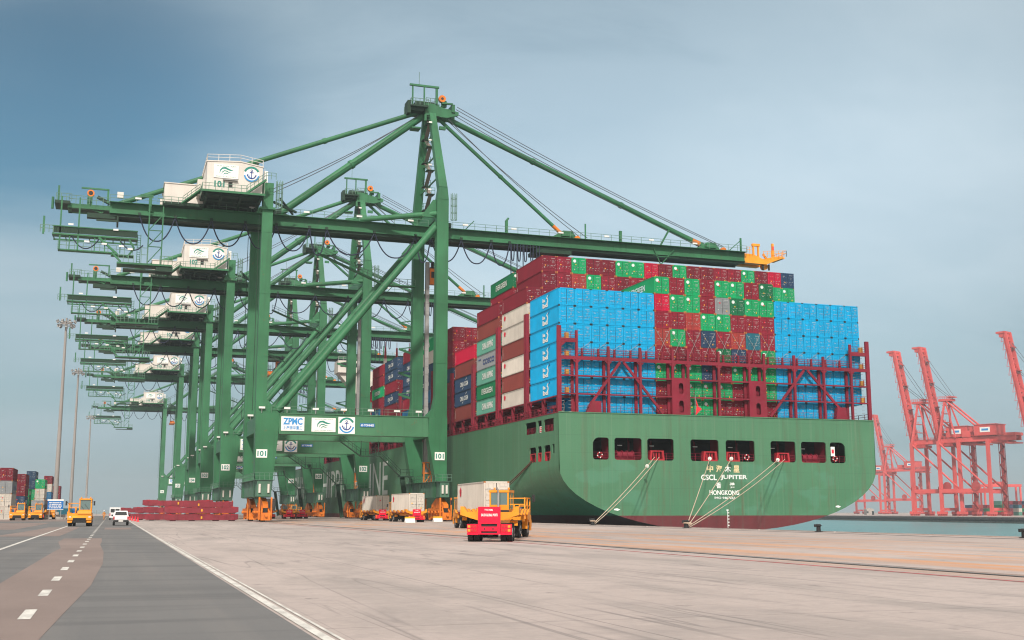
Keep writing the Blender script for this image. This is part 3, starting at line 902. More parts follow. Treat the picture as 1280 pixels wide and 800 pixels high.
# ------------------------------------------------------------------ the ship
def hull_mat():
    g = G('green hull paint')
    x = g.xyz()
    big = g.noise(g.map((0.06, 0.06, 0.10)), 1.0, 6, 0.6)
    str_ = g.noise(g.map((1.1, 1.1, 0.045)), 1.0, 6, 0.6)
    fin = g.noise(g.map((2.2, 2.2, 0.30)), 1.0, 8, 0.72)
    c = g.mix(g.rng(big, 0.3, 0.7, 0, 1), (0.052, 0.158, 0.082), (0.069, 0.190, 0.102))
    # touched-up areas of bluer paint low on the plating
    rep = g.noise(g.map((0.16, 0.16, 0.30), 0, (4, 0, 2)), 1.0, 3, 0.45)
    c = g.mix(g.math('MULTIPLY', g.rng(rep, 0.55, 0.60, 0, 0.45), g.rng(x[2], 8.5, 9.5, 1, 0)), c, (0.078, 0.225, 0.145))
    # vertical run-off streaks
    c = g.mix(g.rng(str_, 0.54, 0.70, 0, 0.40), c, (0.060, 0.115, 0.062))
    str2 = g.noise(g.map((2.6, 2.6, 0.03), 0, (7, 3, 0)), 1.0, 5, 0.6)
    c = g.mix(g.rng(str2, 0.55, 0.68, 0, 0.55), c, (0.120, 0.215, 0.135))
    low = g.math('MULTIPLY', g.rng(str_, 0.52, 0.62, 0, 1), g.rng(x[2], 3.0, 12.0, 1.0, 0.35))
    c = g.mix(g.math('MULTIPLY', g.math('MULTIPLY', low, g.rng(fin, 0.46, 0.64, 0, 1)), 0.55), c, (0.120, 0.085, 0.045))
    rs = g.noise(g.map((0.75, 0.75, 0.40)), 1.0, 8, 0.75)
    c = g.mix(g.rng(rs, 0.64, 0.70, 0, 0.75), c, (0.17, 0.065, 0.035))
    # plating seams
    for ax, per in ((2, 2.45), (1, 11.0), (0, 9.4)):
        fr = g.math('ABSOLUTE', g.math('SUBTRACT', g.math('FRACT', g.math('DIVIDE', x[ax], per)), 0.5))
        c = g.mix(g.math('MULTIPLY', g.rng(fr, 0.490 if ax == 2 else 0.4965, 0.4985, 0, 1), 0.5), c, (0.03, 0.085, 0.05))
    red = g.mix(g.rng(fin, 0.35, 0.7, 0, 0.7), (0.135, 0.016, 0.022), (0.080, 0.020, 0.022))
    red = g.mix(g.rng(str_, 0.55, 0.7, 0, 0.5), red, (0.10, 0.06, 0.05))
    c = g.mix(g.math('GREATER_THAN', x[2], 1.08), red, c)
    plate = g.noise(g.map((0.35, 0.35, 0.35)), 1.0, 3, 0.5)
    return g.out(c, g.rng(big, 0.3, 0.7, 0.5, 0.68), plate, 0.25, 0.12)
M['hull'] = hull_mat()

SX0, SX1, SY = 58.3, 110.1, 151.95
SC = (SX0 + SX1) / 2; HB = (SX1 - SX0) / 2
DECK = 15.35
ship = thing('container_ship', 'huge green hulled container ship moored stern-first towards us, stacked high with containers', 'container ship', (SC, SY, 0))
SL = (-SC, -SY, 0)      # children are written in world coordinates and moved back by this
def spart(mb, name, parent=None, label=None):
    return mb.build(name, parent or ship, SL if (parent is None or parent is ship) else None, label)
# hull below z = 8: loft of half-ellipses that deepen forward
def section(y):
    t = max(0.0, min(1.0, (y - SY) / 75.0)); t = t * t * (3 - 2 * t)
    zt = 8.0 + (-4.5 - 8.0) * t
    b = 9.2 - 4.2 * t
    e = 2.0 + 0.8 * t
    w = HB
    if y > 415: w = HB * max(0.02, 1 - ((y - 415) / 100.0) ** 1.7)
    pts = [(SC - w, 8.0)]
    for k in range(1, 5): pts.append((SC - w, 8.0 + (zt - 8.0) * k / 4 - 0.0005 * k))
    n = 28
    for i in range(1, n):
        a = math.pi + math.pi * i / n
        cx, sz = math.cos(a), math.sin(a)
        pts.append((SC + w * math.copysign(abs(cx) ** (2 / e), cx), zt - b * abs(sz) ** (2 / e)))
    for k in range(4, -1, -1): pts.append((SC + w, 8.0 + (zt - 8.0) * k / 4 - 0.0005 * k))
    return pts, w
ysec = [SY, 154, 157, 160, 164, 168, 173, 178, 184, 190, 198, 206, 216, 228, 260, 320, 400, 415, 430, 445, 460, 475, 490, 502, 512]
mb = MB('hull')
vs, fs = [], []
n = None
for y in ysec:
    p, w = section(y); n = len(p)
    vs += [(x, y, z) for x, z in p]
for j in range(len(ysec) - 1):
    for i in range(n - 1):
        fs.append((j * n + i, j * n + i + 1, (j + 1) * n + i + 1, (j + 1) * n + i))
mb.add(vs, fs, True)
# upper sides forward of the stern panels, and starboard side
for s in (-1, 1):
    ring = []
    for y in ysec:
        if s < 0 and 154 <= y < 178: continue
        if s < 0 and y == SY: continue
        _, w = section(y)
        flare = 1.0 if y < 415 else min(1.0 / max(w, .5) * HB, 1.0 + (y - 415) / 180)
        ring.append((SC + s * w, SC + s * min(HB, w * flare), y))
    vs = []
    for x0, x1, y in ring: vs += [(x0, y, 8.0), (x1, y, DECK)]
    mb.add(vs, [(2 * i, 2 * i + 1, 2 * i + 3, 2 * i + 2) for i in range(len(ring) - 1)])
hull = spart(mb, 'hull')
# stern side panel with its two rows of openings
ho = [rrect(161.15, 165.8, 12.95, 14.70, .45, 4, (0, 0, 1, 1)), rrect(158.8, 160.5, 12.90, 14.72, .15), rrect(153.85, 157.9, 12.90, 14.70, .5, 4, (1, 1, 0, 0)),
      rrect(161.2, 164.0, 8.75, 10.95, .5, 4, (0, 1, 1, 0)), rrect(158.8, 160.5, 8.75, 11.0, .45), rrect(155.2, 157.8, 8.75, 11.0, .5), rrect(153.6, 154.5, 9.7, 11.05, .12)]
vs2, fs2 = fillgeo([(SY, 8.0), (178.0, 8.0), (178.0, DECK), (SY, DECK)], ho)
mb = MB('hull')
mb.add([(SX0, a, b) for a, b in vs2], fs2)
mb.add([(SX0 + .18, a, b) for a, b in vs2], fs2)
for h_ in ho:
    k = len(h_)
    mb.add([(SX0, a, b) for a, b in h_] + [(SX0 + .18, a, b) for a, b in h_], [(i, (i + 1) % k, k + (i + 1) % k, k + i) for i in range(k)])
spart(mb, 'stern_side_plating')
# transom
win = [(63.45, 65.89, 1, 0), (66.75, 70.97, 0, 0), (71.84, 76.02, 0, 0), (78.70, 83.25, 0, 0), (84.43, 89.21, 0, 0), (91.90, 96.13, 0, 0), (97.10, 101.41, 0, 0), (102.11, 104.79, 0, 1)]
holes = []
for a, b, l, r in win:
    rl, rr_ = (.95 if l else .38), (.95 if r else .38)
    z0, z1 = 8.85, 11.95
    pts = []
    for cx, cz, a0, rad in ((b - rr_, z0 + .38, -90, .38), (b - rr_, z1 - rr_, 0, rr_), (a + rl, z1 - rl, 90, rl), (a + .38, z0 + .38, 180, .38)):
        if rad == .38 and a0 == -90: cx = b - .38
        for i in range(6):
            q = R(a0 + 90 * i / 5); pts.append((cx + rad * math.cos(q), cz + rad * math.sin(q)))
    holes.append(pts)
p, w = section(SY)
outer = [(x, z) for x, z in p if z < 7.99] + [(SX1, DECK), (SX0, DECK)]
vs2, fs2 = fillgeo(outer, holes)
mb = MB('hull')
mb.add([(a, SY, b) for a, b in vs2], fs2)
for h_ in holes:
    k = len(h_)
    mb.add([(a, SY, b) for a, b in h_] + [(a, SY + .22, b) for a, b in h_], [(i, (i + 1) % k, k + (i + 1) % k, k + i) for i in range(k)])
mb.beam((SX0, SY + .05, DECK + .05), (SX1, SY + .05, DECK + .05), .3, .12)
transom = spart(mb, 'transom')
# mooring deck behind the openings: floor, ceiling, back wall, frames
mb = MB('ship_red')
x0, x1, y0, y1, z0, z1 = SX0 + .3, SX1 - .3, SY + .3, SY + 14.5, 8.70, 12.5
mb.quad((x0, y0, z0), (x1, y0, z0), (x1, y1, z0), (x0, y1, z0))
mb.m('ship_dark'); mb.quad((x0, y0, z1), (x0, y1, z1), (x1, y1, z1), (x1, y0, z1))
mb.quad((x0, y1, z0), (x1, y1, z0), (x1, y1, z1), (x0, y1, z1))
mb.m('ship_red')
for xx in (66.35, 71.4, 77.4, 83.85, 90.5, 96.6, 101.75):
    mb.box(xx - .12, xx + .12, y0, y0 + 3.2, z0 + .01, z1 - .01)
for k in range(14):
    xx = 61 + k * 3.6
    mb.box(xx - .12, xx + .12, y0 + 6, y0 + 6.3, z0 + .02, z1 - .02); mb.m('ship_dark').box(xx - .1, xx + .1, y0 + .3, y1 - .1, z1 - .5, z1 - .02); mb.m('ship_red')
mb.quad((x0, y0, 12.7), (x1, y0, 12.7), (x1, y1, 12.7), (x0, y1, 12.7))
mb.quad((x0 + 3.0, y0, 12.7), (x0 + 3.0, y1, 12.7), (x0 + 3.0, y1, DECK), (x0 + 3.0, y0, DECK))
moor = spart(mb, 'mooring_deck')
for a, b, _, _ in win[1:7]:
    mb = MB('lamp_clear'); mb.box((a + b) / 2 - .35, (a + b) / 2 + .35, y0 + 2.6, y0 + 2.8, 11.0, 11.12); mb.build('ceiling_lamp', moor)
# rails, roller fairleads, winches and lifebuoys inside the openings
mb = MB('ship_red')
for a, b, _, _ in win:
    mb.rail([(a, SY + .32, 8.86), (b, SY + .32, 8.86)], 1.05, 1.0, .025, (1.0, .6, .3))
for a_, b_ in ((155.4, 157.6), (158.9, 160.4), (161.4, 163.8)):
    mb.m('ship_red_bright'); mb.box(SX0 + .03, SX0 + .5, a_, a_ + .25, 8.8, 9.9); mb.box(SX0 + .03, SX0 + .5, b_ - .25, b_, 8.8, 9.9); mb.box(SX0 + .03, SX0 + .5, a_, b_, 9.9, 10.05)
mb.m('ship_red')
for yy0, yy1, zz in ((153.9, 157.8, 12.9), (158.8, 160.4, 12.9), (161.2, 165.7, 12.9), (155.2, 157.8, 8.8), (161.2, 163.9, 8.8)):
    mb.rail([(SX0 + .28, yy0, zz), (SX0 + .28, yy1, zz)], .95, .6, .03, (1.0, .5))
spart(mb, 'railing')
ROPE_TOP = [(72.9, 9.25), (81.9, 9.45), (85.4, 9.50), (93.3, 9.30)]
for xx, zz in ((73.4, 9.3), (81.9, 9.4), (85.6, 9.4), (94.0, 9.3), (82.9, 9.3)):
    if xx == 82.9: continue
    mb = MB('ship_red_bright')
    w_ = 1.15
    mb.box(xx - w_, xx + w_, SY + .05, SY + .75, 8.86, 9.06)
    mb.prism([(xx - w_, 9.06), (xx - w_ + .28, 9.06), (xx - w_ + .42, 10.1), (xx - w_ + .12, 10.1)], 'y', SY + .05, SY + .75)
    mb.prism([(xx + w_ - .28, 9.06), (xx + w_, 9.06), (xx + w_ - .12, 10.1), (xx + w_ - .42, 10.1)], 'y', SY + .05, SY + .75)
    mb.box(xx - w_ + .1, xx + w_ - .1, SY + .05, SY + .75, 10.1, 10.26)
    for q in (-.42, 0.0, .42): mb.tube((xx + q, SY + .4, 9.06), (xx + q, SY + .4, 10.1), .13, 10)
    spart(mb, 'roller_fairlead')
mb = MB('ship_red')
for xx in (68.9, 99.3):
    mb.tube((xx - 1.2, SY + 1.6, 9.6), (xx + 1.2, SY + 1.6, 9.6), .5, 14)
    for q in (-1.25, -.4, .4, 1.25): mb.tube((xx + q - .05, SY + 1.6, 9.6), (xx + q + .05, SY + 1.6, 9.6), .68, 16)
    mb.box(xx - 1.5, xx + 1.5, SY + 1.1, SY + 2.1, 8.72, 9.1)
    spart(mb, 'mooring_winch'); mb = MB('ship_red')
for xx in (64.6, 88.0, 103.1):
    mb = MB('ship_red_bright')
    for k in range(16):
        a, b = R(22.5 * k), R(22.5 * (k + 1))
        if k % 4 == 0: mb.m('letter_white')
        mb.tube((xx + .36 * math.cos(a), SY + .27, 9.5 + .36 * math.sin(a)), (xx + .36 * math.cos(b), SY + .27, 9.5 + .36 * math.sin(b)), .1, 6)
        mb.m('ship_red_bright')
    spart(mb, 'lifebuoy')
mb = MB('sign_white'); mb.box(102.4, 103.1, SY + .26, SY + .3, 9.9, 11.3); mb.m('mark_red').box(102.55, 102.95, SY + .25, SY + .262, 10.3, 10.9)
spart(mb, 'safety_notice')
mb = MB('sign_white'); mb.box(SX0 + .22, SX0 + .27, 159.0, 160.2, 12.95, 13.9); mb.m('mark_red')
for k in range(3): mb.box(SX0 + .2, SX0 + .219, 159.25, 159.95, 13.05 + k * .28, 13.2 + k * .28)
spart(mb, 'side_notice')
# writing on the stern
mb = MB('letter_cream')
ty = (0, SY - .03, 0)
for s, xx in zip('中海木星', (81.25, 82.72, 84.15, 85.55)):
    mb.m('letter_cream' if s in '中海星' else 'letter_white')
    mb.flat(textgeo(s, .03), ty, OX, OZ, 1.0, 1.02, xx, 7.27)
mb.m('letter_white')
mb.flat(textgeo('CSCL', .03), ty, OX, OZ, 2.55, .80, 80.25, 6.12)
mb.flat(textgeo('JUPITER', .03), ty, OX, OZ, 4.40, .80, 83.40, 6.12)
spart(mb, 'ship_name'); mb = MB('letter_white')
for s, xx in zip('香港', (82.65, 84.85)): mb.flat(textgeo(s, .03), ty, OX, OZ, .85, .85, xx, 4.97)
mb.flat(textgeo('HONGKONG', .03), ty, OX, OZ, 4.85, .70, 81.55, 4.0)
mb.flat(textgeo('IMO 9467263', .03), ty, OX, OZ, 3.35, .36, 82.35, 3.42)
spart(mb, 'home_port_name'); mb = MB('letter_white')
for (xx, zz) in ((66.5, 1.75), (102.6, 2.2)):
    mb = MB('letter_white'); mb.flat(([(0, .3), (.6, 0), (1, .5), (.5, 1), (.1, .8)], [(0, 1, 2, 3, 4)]), ty, OX, OZ, 1.0, .35, xx, zz); spart(mb, 'stern_mark')
mb = MB('letter_white')
mb.box(84.35, 84.43, SY - .028, SY - .02, -.7, 1.9); mb.box(84.22, 84.56, SY - .03, SY - .02, 1.75, 1.95)
for k in range(5): mb.box(84.45, 84.65, SY - .03, SY - .02, -.4 + k * .45, -.25 + k * .45)
spart(mb, 'draught_marks')
for word, y0_, y1_ in (('CHINA', 405, 364), ('SHIPPING', 353, 293), ('LINE', 285.5, 259)):
    mb = MB('letter_hull'); mb.flat(textgeo(word, .0), (SX0 - .03, y0_, 5.35), (0, -1, 0), OZ, y0_ - y1_, 7.5); spart(mb, 'hull_lettering')
# deck, coamings, pedestals, deck rail
mb = MB('ship_red')
mb.quad((SX0 + .02, SY + .02, DECK - .06), (SX1 - .02, SY + .02, DECK - .06), (SX1 - .02, 420, DECK - .06), (SX0 + .02, 420, DECK - .06))
mb.add([(SX0 + .5, 420, DECK - .06), (SX1 - .5, 420, DECK - .06), (SC, 512, DECK - .06)], [(0, 1, 2)])
mb.beam((SX0 + .06, SY, DECK + .04), (SX0 + .06, 415, DECK + .04), .2, .16)
spart(mb, 'deck')
for k in range(2, 14):
    y = BAY[k]
    mb = MB('ship_red')
    mb.box(SX0 + 3.4, SX1 - 3.4, y + .1, y + CL - .1, DECK - .05, Z0 - .32)
    mb.box(SX0 + 3.2, SX1 - .6, y - .1, y + CL + .1, Z0 - .3, Z0 - .05)
    spart(mb, 'hatch_cover')
for k in range(1, 14):
    y = BAY[k]
    mb = MB('ship_red')
    for q in (0.15, 6.1, CL - .15):
        for xx in (SX0 + .55, SX0 + 2.9):
            mb.box(xx - .22, xx + .22, y + q - .2, y + q + .2, DECK - .05, Z0 - .03)
        mb.beam((SX0 + .55, y + q, Z0 - .2), (SX0 + 3.4, y + q, Z0 - .2), .3, .35)
    mb.beam((SX0 + .3, y, Z0 - .14), (SX0 + .3, y + CL, Z0 - .14), .2, .16)
    for q in (2.6, 4.0, 8.2, 10.0):
        mb.tube((SX0 + 1.5, y + q, DECK - .05), (SX0 + 1.5, y + q, DECK + .9), .25, 10)
        mb.tube((SX0 + 1.5, y + q, DECK + .9), (SX0 + 1.5, y + q, DECK + 1.25), .62, 12, .5)
    spart(mb, 'container_pedestal')
mb = MB('ship_red')
mb.rail([(SX0 + .12, SY + .4, DECK), (SX0 + .12, 330, DECK)], 1.1, 1.6, .035, (1.0, .66, .33))
spart(mb, 'deck_railing'); mb = MB('ship_red')
mb.rail([(SX1 - .12, SY + .4, DECK), (SX1 - .12, 260, DECK)], 1.1, 1.6, .035, (1.0, .66, .33))
spart(mb, 'deck_railing')
# lashing bridge across the stern
LY0, LY1 = 152.15, 153.15
mb = MB('ship_red')
posts = [58.58, 61.23, 66.12, 71.1, 76.27, 78.75, 83.81, 88.93, 91.45, 96.66, 101.8, 106.69, 109.75]
ztop = 23.4
for i, xx in enumerate(posts):
    zt = 27.7 if i in (0, 12) else 27.1 if i in (1, 11) else 25.0
    w_ = .60 if i in (0, 12) else .34
    mb.box(xx - w_ / 2, xx + w_ / 2, LY0, LY0 + .34, DECK, zt)
    if 1 <= i <= 11:
        mb.box(xx - .62, xx - .22, LY1 - .28, LY1, DECK, 23.2)     # deep web behind
for zz, hh in ((23.15, .50), (20.62, .20), (18.05, .20)):
    mb.box(58.6, 109.7, LY0 + .02, LY0 + .30, zz - hh / 2, zz + hh / 2)
    mb.box(58.7, 109.6, LY0 + .30, LY1 - .05, zz - .05, zz + .03)
for a, b in ((58.6, 61.2), (106.7, 109.75)):
    mb.box(a, b, LY0 + .02, LY0 + .30, 25.35, 25.95); mb.box(a, b, LY0 + .3, LY1 - .05, 25.6, 25.7)
# gusset corners under the walkway
for i in range(1, 12):
    for s in (-1, 1):
        xx = posts[i] + s * .2
        mb.prism([(xx, 22.85), (xx + s * .38, 22.85), (xx, 22.45)], 'y', LY0 + .04, LY0 + .28)
mb.prism([(58.9, 25.35), (59.6, 25.35), (58.9, 24.7)], 'y', LY0 + .04, LY0 + .28)
for (xa, za), (xb, zb) in (((63.0, 16.2), (67.95, 22.8)), ((68.5, 22.8), (74.6, 15.6)), ((92.3, 15.6), (98.35, 22.8)), ((98.95, 22.8), (105.2, 16.3))):
    mb.beam((xa, LY0 + .18, za), (xb, LY0 + .18, zb), .22, .36)
mb.prism([(62.6, 15.35), (64.9, 15.35), (64.9, 17.1), (63.5, 17.1)], 'y', LY0 - .05, LY0 + .7)
mb.prism([(103.6, 15.35), (105.6, 15.35), (105.4, 17.3), (103.9, 17.3)], 'y', LY0 - .05, LY0 + .7)
bridge = spart(mb, 'lashing_bridge')
# plated towers with slots
for a, b in ((76.05, 78.95), (88.75, 91.65)):
    mb = MB('ship_red')
    cx = (a + b) / 2
    v2, f2 = fillgeo([(a, DECK), (b, DECK), (b, 20.85), (a, 20.85)], [rrect(cx - .36, cx + .36, 15.75, 17.55, .34), rrect(cx - .36, cx + .36, 18.5, 20.1, .34)])
    mb.add([(p_, LY0 - .02, q_) for p_, q_ in v2], f2)
    mb.box(a, b, LY1 - .2, LY1 - .05, DECK, 20.85); mb.box(a, a + .1, LY0, LY1 - .2, DECK, 20.84); mb.box(b - .1, b, LY0, LY1 - .2, DECK, 20.84)
    mb.build('plated_tower', bridge)
mb = MB('ship_red')
mb.rail([(61.3, LY0 + .1, ztop), (106.6, LY0 + .1, ztop)], 1.1, 2.5, .03, (1.0, .66, .33))
mb.rail([(61.3, LY1 - .1, ztop), (106.6, LY1 - .1, ztop)], 1.1, 2.5, .03, (1.0, .5))
for zz in (18.1, 15.4): mb.rail([(61.3, LY0 + .36, zz), (106.6, LY0 + .36, zz)], 1.0, 1.7, .022, (1.0, .5))
for a, b in ((58.7, 61.2), (106.7, 109.6)):
    for zz in (18.1, 20.7, 23.3, 25.8): mb.rail([(a, LY0 + .12, zz), (b, LY0 + .12, zz)], 1.0, .8, .025, (1.0, .66, .33))
for k in range(18):
    xx = 62.3 + k * 2.52
    mb.prism([(xx - .16, ztop), (xx + .16, ztop), (xx + .08, ztop + 1.25), (xx - .08, ztop + 1.25)], 'y', LY1 - .35, LY1 - .1)
mb.build('walkway_railing', bridge)
mb = MB('steel')
for a in (59.3, 60.4, 107.6, 109.0):
    for k in range(22): mb.box(a - .22, a + .22, LY1 - .32, LY1 - .27, DECK + .2 + k * .5, DECK + .25 + k * .5)
mb.build('ladder', bridge)
for k in range(4):
    for xx in (59.85, 108.85):
        mb = MB('bin_yellow'); mb.box(xx - .3, xx + .3, LY0 + .32, LY0 + .6, 18.2 + k * 2.6, 18.95 + k * 2.6); mb.build('lashing_bin', bridge)
# lashing rods crossing the lower tiers
for c in range(20):
    xx = colx(c)
    if c in (0, 19): continue
    zt = Z0 + 3 * PZ if (c < 6 or c > 13) else Z0 + 4 * PZ - .3
    mb = MB('steel'); mb.tube((xx - .95, LY1 - .25, ztop + .9), (xx + 1.1, BAY[1] - .05, zt), .028, 5)
    if 6 <= c <= 13: mb.tube((xx + .95, LY1 - .22, ztop + .9), (xx - 1.1, BAY[1] - .08, zt), .028, 5)
    mb.build('lashing_rod', bridge)
# lashing bridges between the bays farther forward
for k in range(1, 9):
    ya = BAY[k] + CL + .25; yb = BAY[k + 1] - .25
    if yb - ya > 3: yb = ya + 1.1
    mb = MB('ship_red')
    top = {1: 31.5, 2: 31.5, 3: 27, 4: 27, 5: 29, 6: 26, 7: 29, 8: 26}[k]
    for xx in [SX0 + .35] + [SX0 + 5.6 + 5.03 * q for q in range(9)] + [SX1 - .35]:
        mb.box(xx - .24, xx + .24, ya, ya + .4, DECK, top - (0 if xx < SX0 + 1 or xx > SX1 - 1 else 3)); mb.box(xx - .24, xx + .24, yb - .4, yb, DECK, top - (0 if xx < SX0 + 1 or xx > SX1 - 1 else 3))
    for zz in (18.0, 20.6, 23.2):
        mb.box(SX0 + .2, SX1 - .2, ya + .02, yb - .02, zz - .12, zz + .05)
    for zz in (25.8, 28.4):
        if zz < top: mb.box(SX0 + .15, SX0 + 2.6, ya + .02, yb - .02, zz - .12, zz + .05)
    for zz in (15.4, 18.05, 20.65, 23.25):
        mb.rail([(SX0 + .15, ya, zz), (SX0 + .15, yb, zz)], 1.0, .6, .03)
    lb = spart(mb, 'bay_lashing_bridge')
# red ensign hanging over the stern rail
mb = MB('steel'); mb.tube((79.6, LY0 - .1, DECK), (79.5, LY0 - .5, 18.3), .05, 6)
fl = spart(mb, 'flagstaff')
mb = MB('cone_red')
fv = [(79.55, LY0 - .45, 18.0), (79.75, LY0 - .40, 16.9), (80.55, LY0 - .46, 16.4), (80.15, LY0 - .34, 16.0), (79.75, LY0 - .42, 15.6), (79.6, LY0 - .3, 15.5), (80.1, LY0 - .36, 16.6)]
mb.add(fv, [(0, 1, 6), (1, 2, 6), (2, 3, 6), (3, 4, 1, 6), (4, 5, 1)])
mb.build('flag', fl)
# deckhouse, funnel casing and signal masts far forward
mb = MB('white')
mb.box(64, 104, 320, 334, DECK, 37.5)
mb.box(57.6, 66.0, 321, 327, 39.8, 43.2); mb.box(64.5, 70.0, 322, 332, 37.5, 40.5)
mb.prism([(57.8, 39.7), (64.4, 39.7), (64.4, 32.5)], 'y', 322, 326)
dh = spart(mb, 'deckhouse')
mb = MB('glass_dark'); mb.box(58.2, 65.4, 320.9, 320.98, 41.4, 42.5)
mb.build('bridge_window', dh)
for r_ in range(7):
    for q in range(9):
        mb = MB('glass_dark'); mb.box(66.2 + q * 4.1, 67.3 + q * 4.1, 319.9, 319.98, 17.5 + r_ * 2.9, 18.5 + r_ * 2.9); mb.build('window', dh)
mb = MB('steel'); mb.rail([(57.6, 321, 43.2), (66.0, 321, 43.2)], 1.1, 1.5, .05)
mb.build('wheelhouse_railing', dh)
for (xx, yy) in ((62.3, 282.0), (65.2, 282.0), (68.4, 282.0)):
    mb = MB('white'); mb.tube((xx, yy, DECK), (xx, yy, 39.0), .45, 10); mb.beam((xx - .9, yy, 37.6), (xx + .9, yy, 37.6), .15, .15)
    mb.m('ship_red_bright'); mb.tube((xx, yy, 39.0), (xx, yy, 41.8), .32, 10, .22); mb.tube((xx, yy, 41.8), (xx, yy, 43.2), .07, 6)
    spart(mb, 'signal_mast')

# ------------------------------------------------------------------ quay cranes
XL0, XL1 = 21.4, 23.15           # landside leg
XW0, XW1 = 51.8, 53.9           # waterside leg
FY = 17.0                       # distance between the two leg frames
GY0, GY1 = 6.4, 10.6            # outer faces of the box girder
GZ0, GZ1 = 50.55, 52.7
AX, AZ, AY = 52.6, 75.2, 8.5     # mast head
CRANE_Y = [195.0, 260.0, 320.0, 372.0, 455.0, 600.0]
crane = thing('gantry_crane', 'green ship-to-shore gantry crane numbered 101, the nearest and largest of the row', 'gantry crane', (0, CRANE_Y[0], 0), 0,
              'green gantry cranes along the quay')
C_ = lambda mb, name, par=None, label=None: mb.build(name, par or crane, None, label)

for y in (0.0, FY):
    # landside leg
    mb = MB('crane_green')
    mb.box(XL0, XL1, y - .75, y + .75, 17.6, 56.6)
    mb.prism([(XL0, 17.6), (XL0 + .3, 3.9), (24.3, 3.9), (25.2, 14.0), (25.35, 17.6)], 'y', y - 1.0, y + 1.0)
    mb.prism([(XL1, 17.6), (25.35, 17.6), (XL1, 20.0)], 'y', y - .7, y + .7)
    for z in (27, 37.5, 48, 54.6): mb.box(XL0 - .04, XL1 + .04, y - .79, y + .79, z, z + .10)
    mb.box(XL0 - .5, XL1 + .35, y - 1.3, y + 1.3, 51.9, 52.25)
    mb.m('crane_dark'); mb.box(XL0 - .45, XL0 - .40, y - .3, y - .25, 18, 51); mb.box(XL0 - .45, XL0 - .40, y + .25, y + .3, 18, 51)
    for k in range(20): mb.box(XL0 - .45, XL0 - .40, y - .3, y + .3, 18.6 + k * 1.65, 18.68 + k * 1.65)
    C_(mb, 'leg')
    # waterside leg
    mb = MB('crane_green')
    mb.box(XW0, XW1, y - .8, y + .8, 17.6, 56.4)
    mb.prism([(50.5, 17.6), (50.6, 14.1), (51.9, 7.0), (52.0, 3.9), (XW1, 3.9), (XW1 + .02, 17.6)], 'y', y - 1.0, y + 1.0)
    mb.prism([(XW0, 17.6), (50.0, 17.6), (XW0 - .45, 19.0), (XW0, 21.2)], 'y', y - .75, y + .75)
    for z in (27, 37.5): mb.box(XW0 - .03, XW1 + .03, y - .84, y + .84, z, z + .08)
    mb.prism([(XW0, 56.4), (XW1, 56.4), (XW1 - .25, 58.6), (XW0 + .35, 58.6)], 'y', y - .85, y + .85)
    C_(mb, 'leg')
    mb = MB('portal_green')
    mb.box(25.3, 50.6, y - 1.0, y + 1.0, 14.25, 17.6)
    for z in (17.55,): mb.box(25.3, 50.6, y - 1.15, y + 1.15, z, z + .12)
    for x in (29.6, 33.8, 38.0, 42.2, 46.4): mb.box(x, x + .05, y - 1.02, y + 1.02, 14.3, 17.5)
    mb.box(25.3, 50.6, y - 1.03, y + 1.03, 14.22, 14.36)
    pb = C_(mb, 'portal_beam')
    mb = MB('rail_green'); mb.rail([(24, y - .95, 17.67), (50, y - .95, 17.67)], 1.1, 2.2, .03)
    mb.build('portal_railing', pb)
    for x in (22.4, 26.5, 31.2, 35.9, 40.5, 45.0, 48.8):
        mb = MB('lamp_clear'); mb.box(x - .5, x + .5, y - 1.25, y - .95, 18.3, 18.62); mb.m('steel').box(x - .04, x + .04, y - 1.1, y - 1.0, 17.6, 18.3)
        mb.build('floodlight', pb)
    mb = MB('crane_green')
    mb.tube((25.0, y, 18.1), (51.7, y, 51.4), .62, 14)
    for t in (.02, .98):
        a = Vector((25.0, y, 18.1)).lerp(Vector((51.7, y, 51.4)), t); mb.beam(a - Vector((1.0, 0, 1.25)), a + Vector((1.0, 0, 1.25)), .12, 1.5)
    for t in (.33, .66):
        a = Vector((25.0, y, 18.1)).lerp(Vector((51.7, y, 51.4)), t); mb.tube(a - Vector((.1, 0, .125)), a + Vector((.1, 0, .125)), .67, 14)
    C_(mb, 'diagonal_brace')
for x0, x1 in ((21.5, 24.3), (51.8, 53.9)):
    mb = MB('sill_green')
    mb.box(x0 + .25, x1 - .25, -3.6, FY + 3.6, 4.0, 6.6)
    for y in range(-3, 21, 2): mb.box(x0 + .2, x1 - .2, y, y + .08, 4.0, 6.6)
    mb.box(x0 - .2, x1 + .2, -3.8, FY + 3.8, 6.6, 6.68)
    s_ = C_(mb, 'sill_beam')
    mb = MB('rail_green'); mb.rail([(x0 - .15, -3.7, 6.68), (x0 - .15, FY + 3.7, 6.68)], 1.1, 1.8, .03); mb.rail([(x0 - .15, -3.7, 6.68), (x1 + .15, -3.7, 6.68)], 1.1, .8, .03)
    mb.m('white'); mb.box(x0 + .5, x0 + .8, -3.9, -3.6, 4.6, 6.0); mb.box(x1 - .9, x1 - .6, -3.9, -3.6, 4.6, 6.0)
    mb.build('sill_fittings', s_)
    # upper tie between the frames
    mb = MB('crane_green'); mb.box(x0 + .3, x1 - .5, .95, FY - .95, 14.6, 17.2); C_(mb, 'tie_beam')
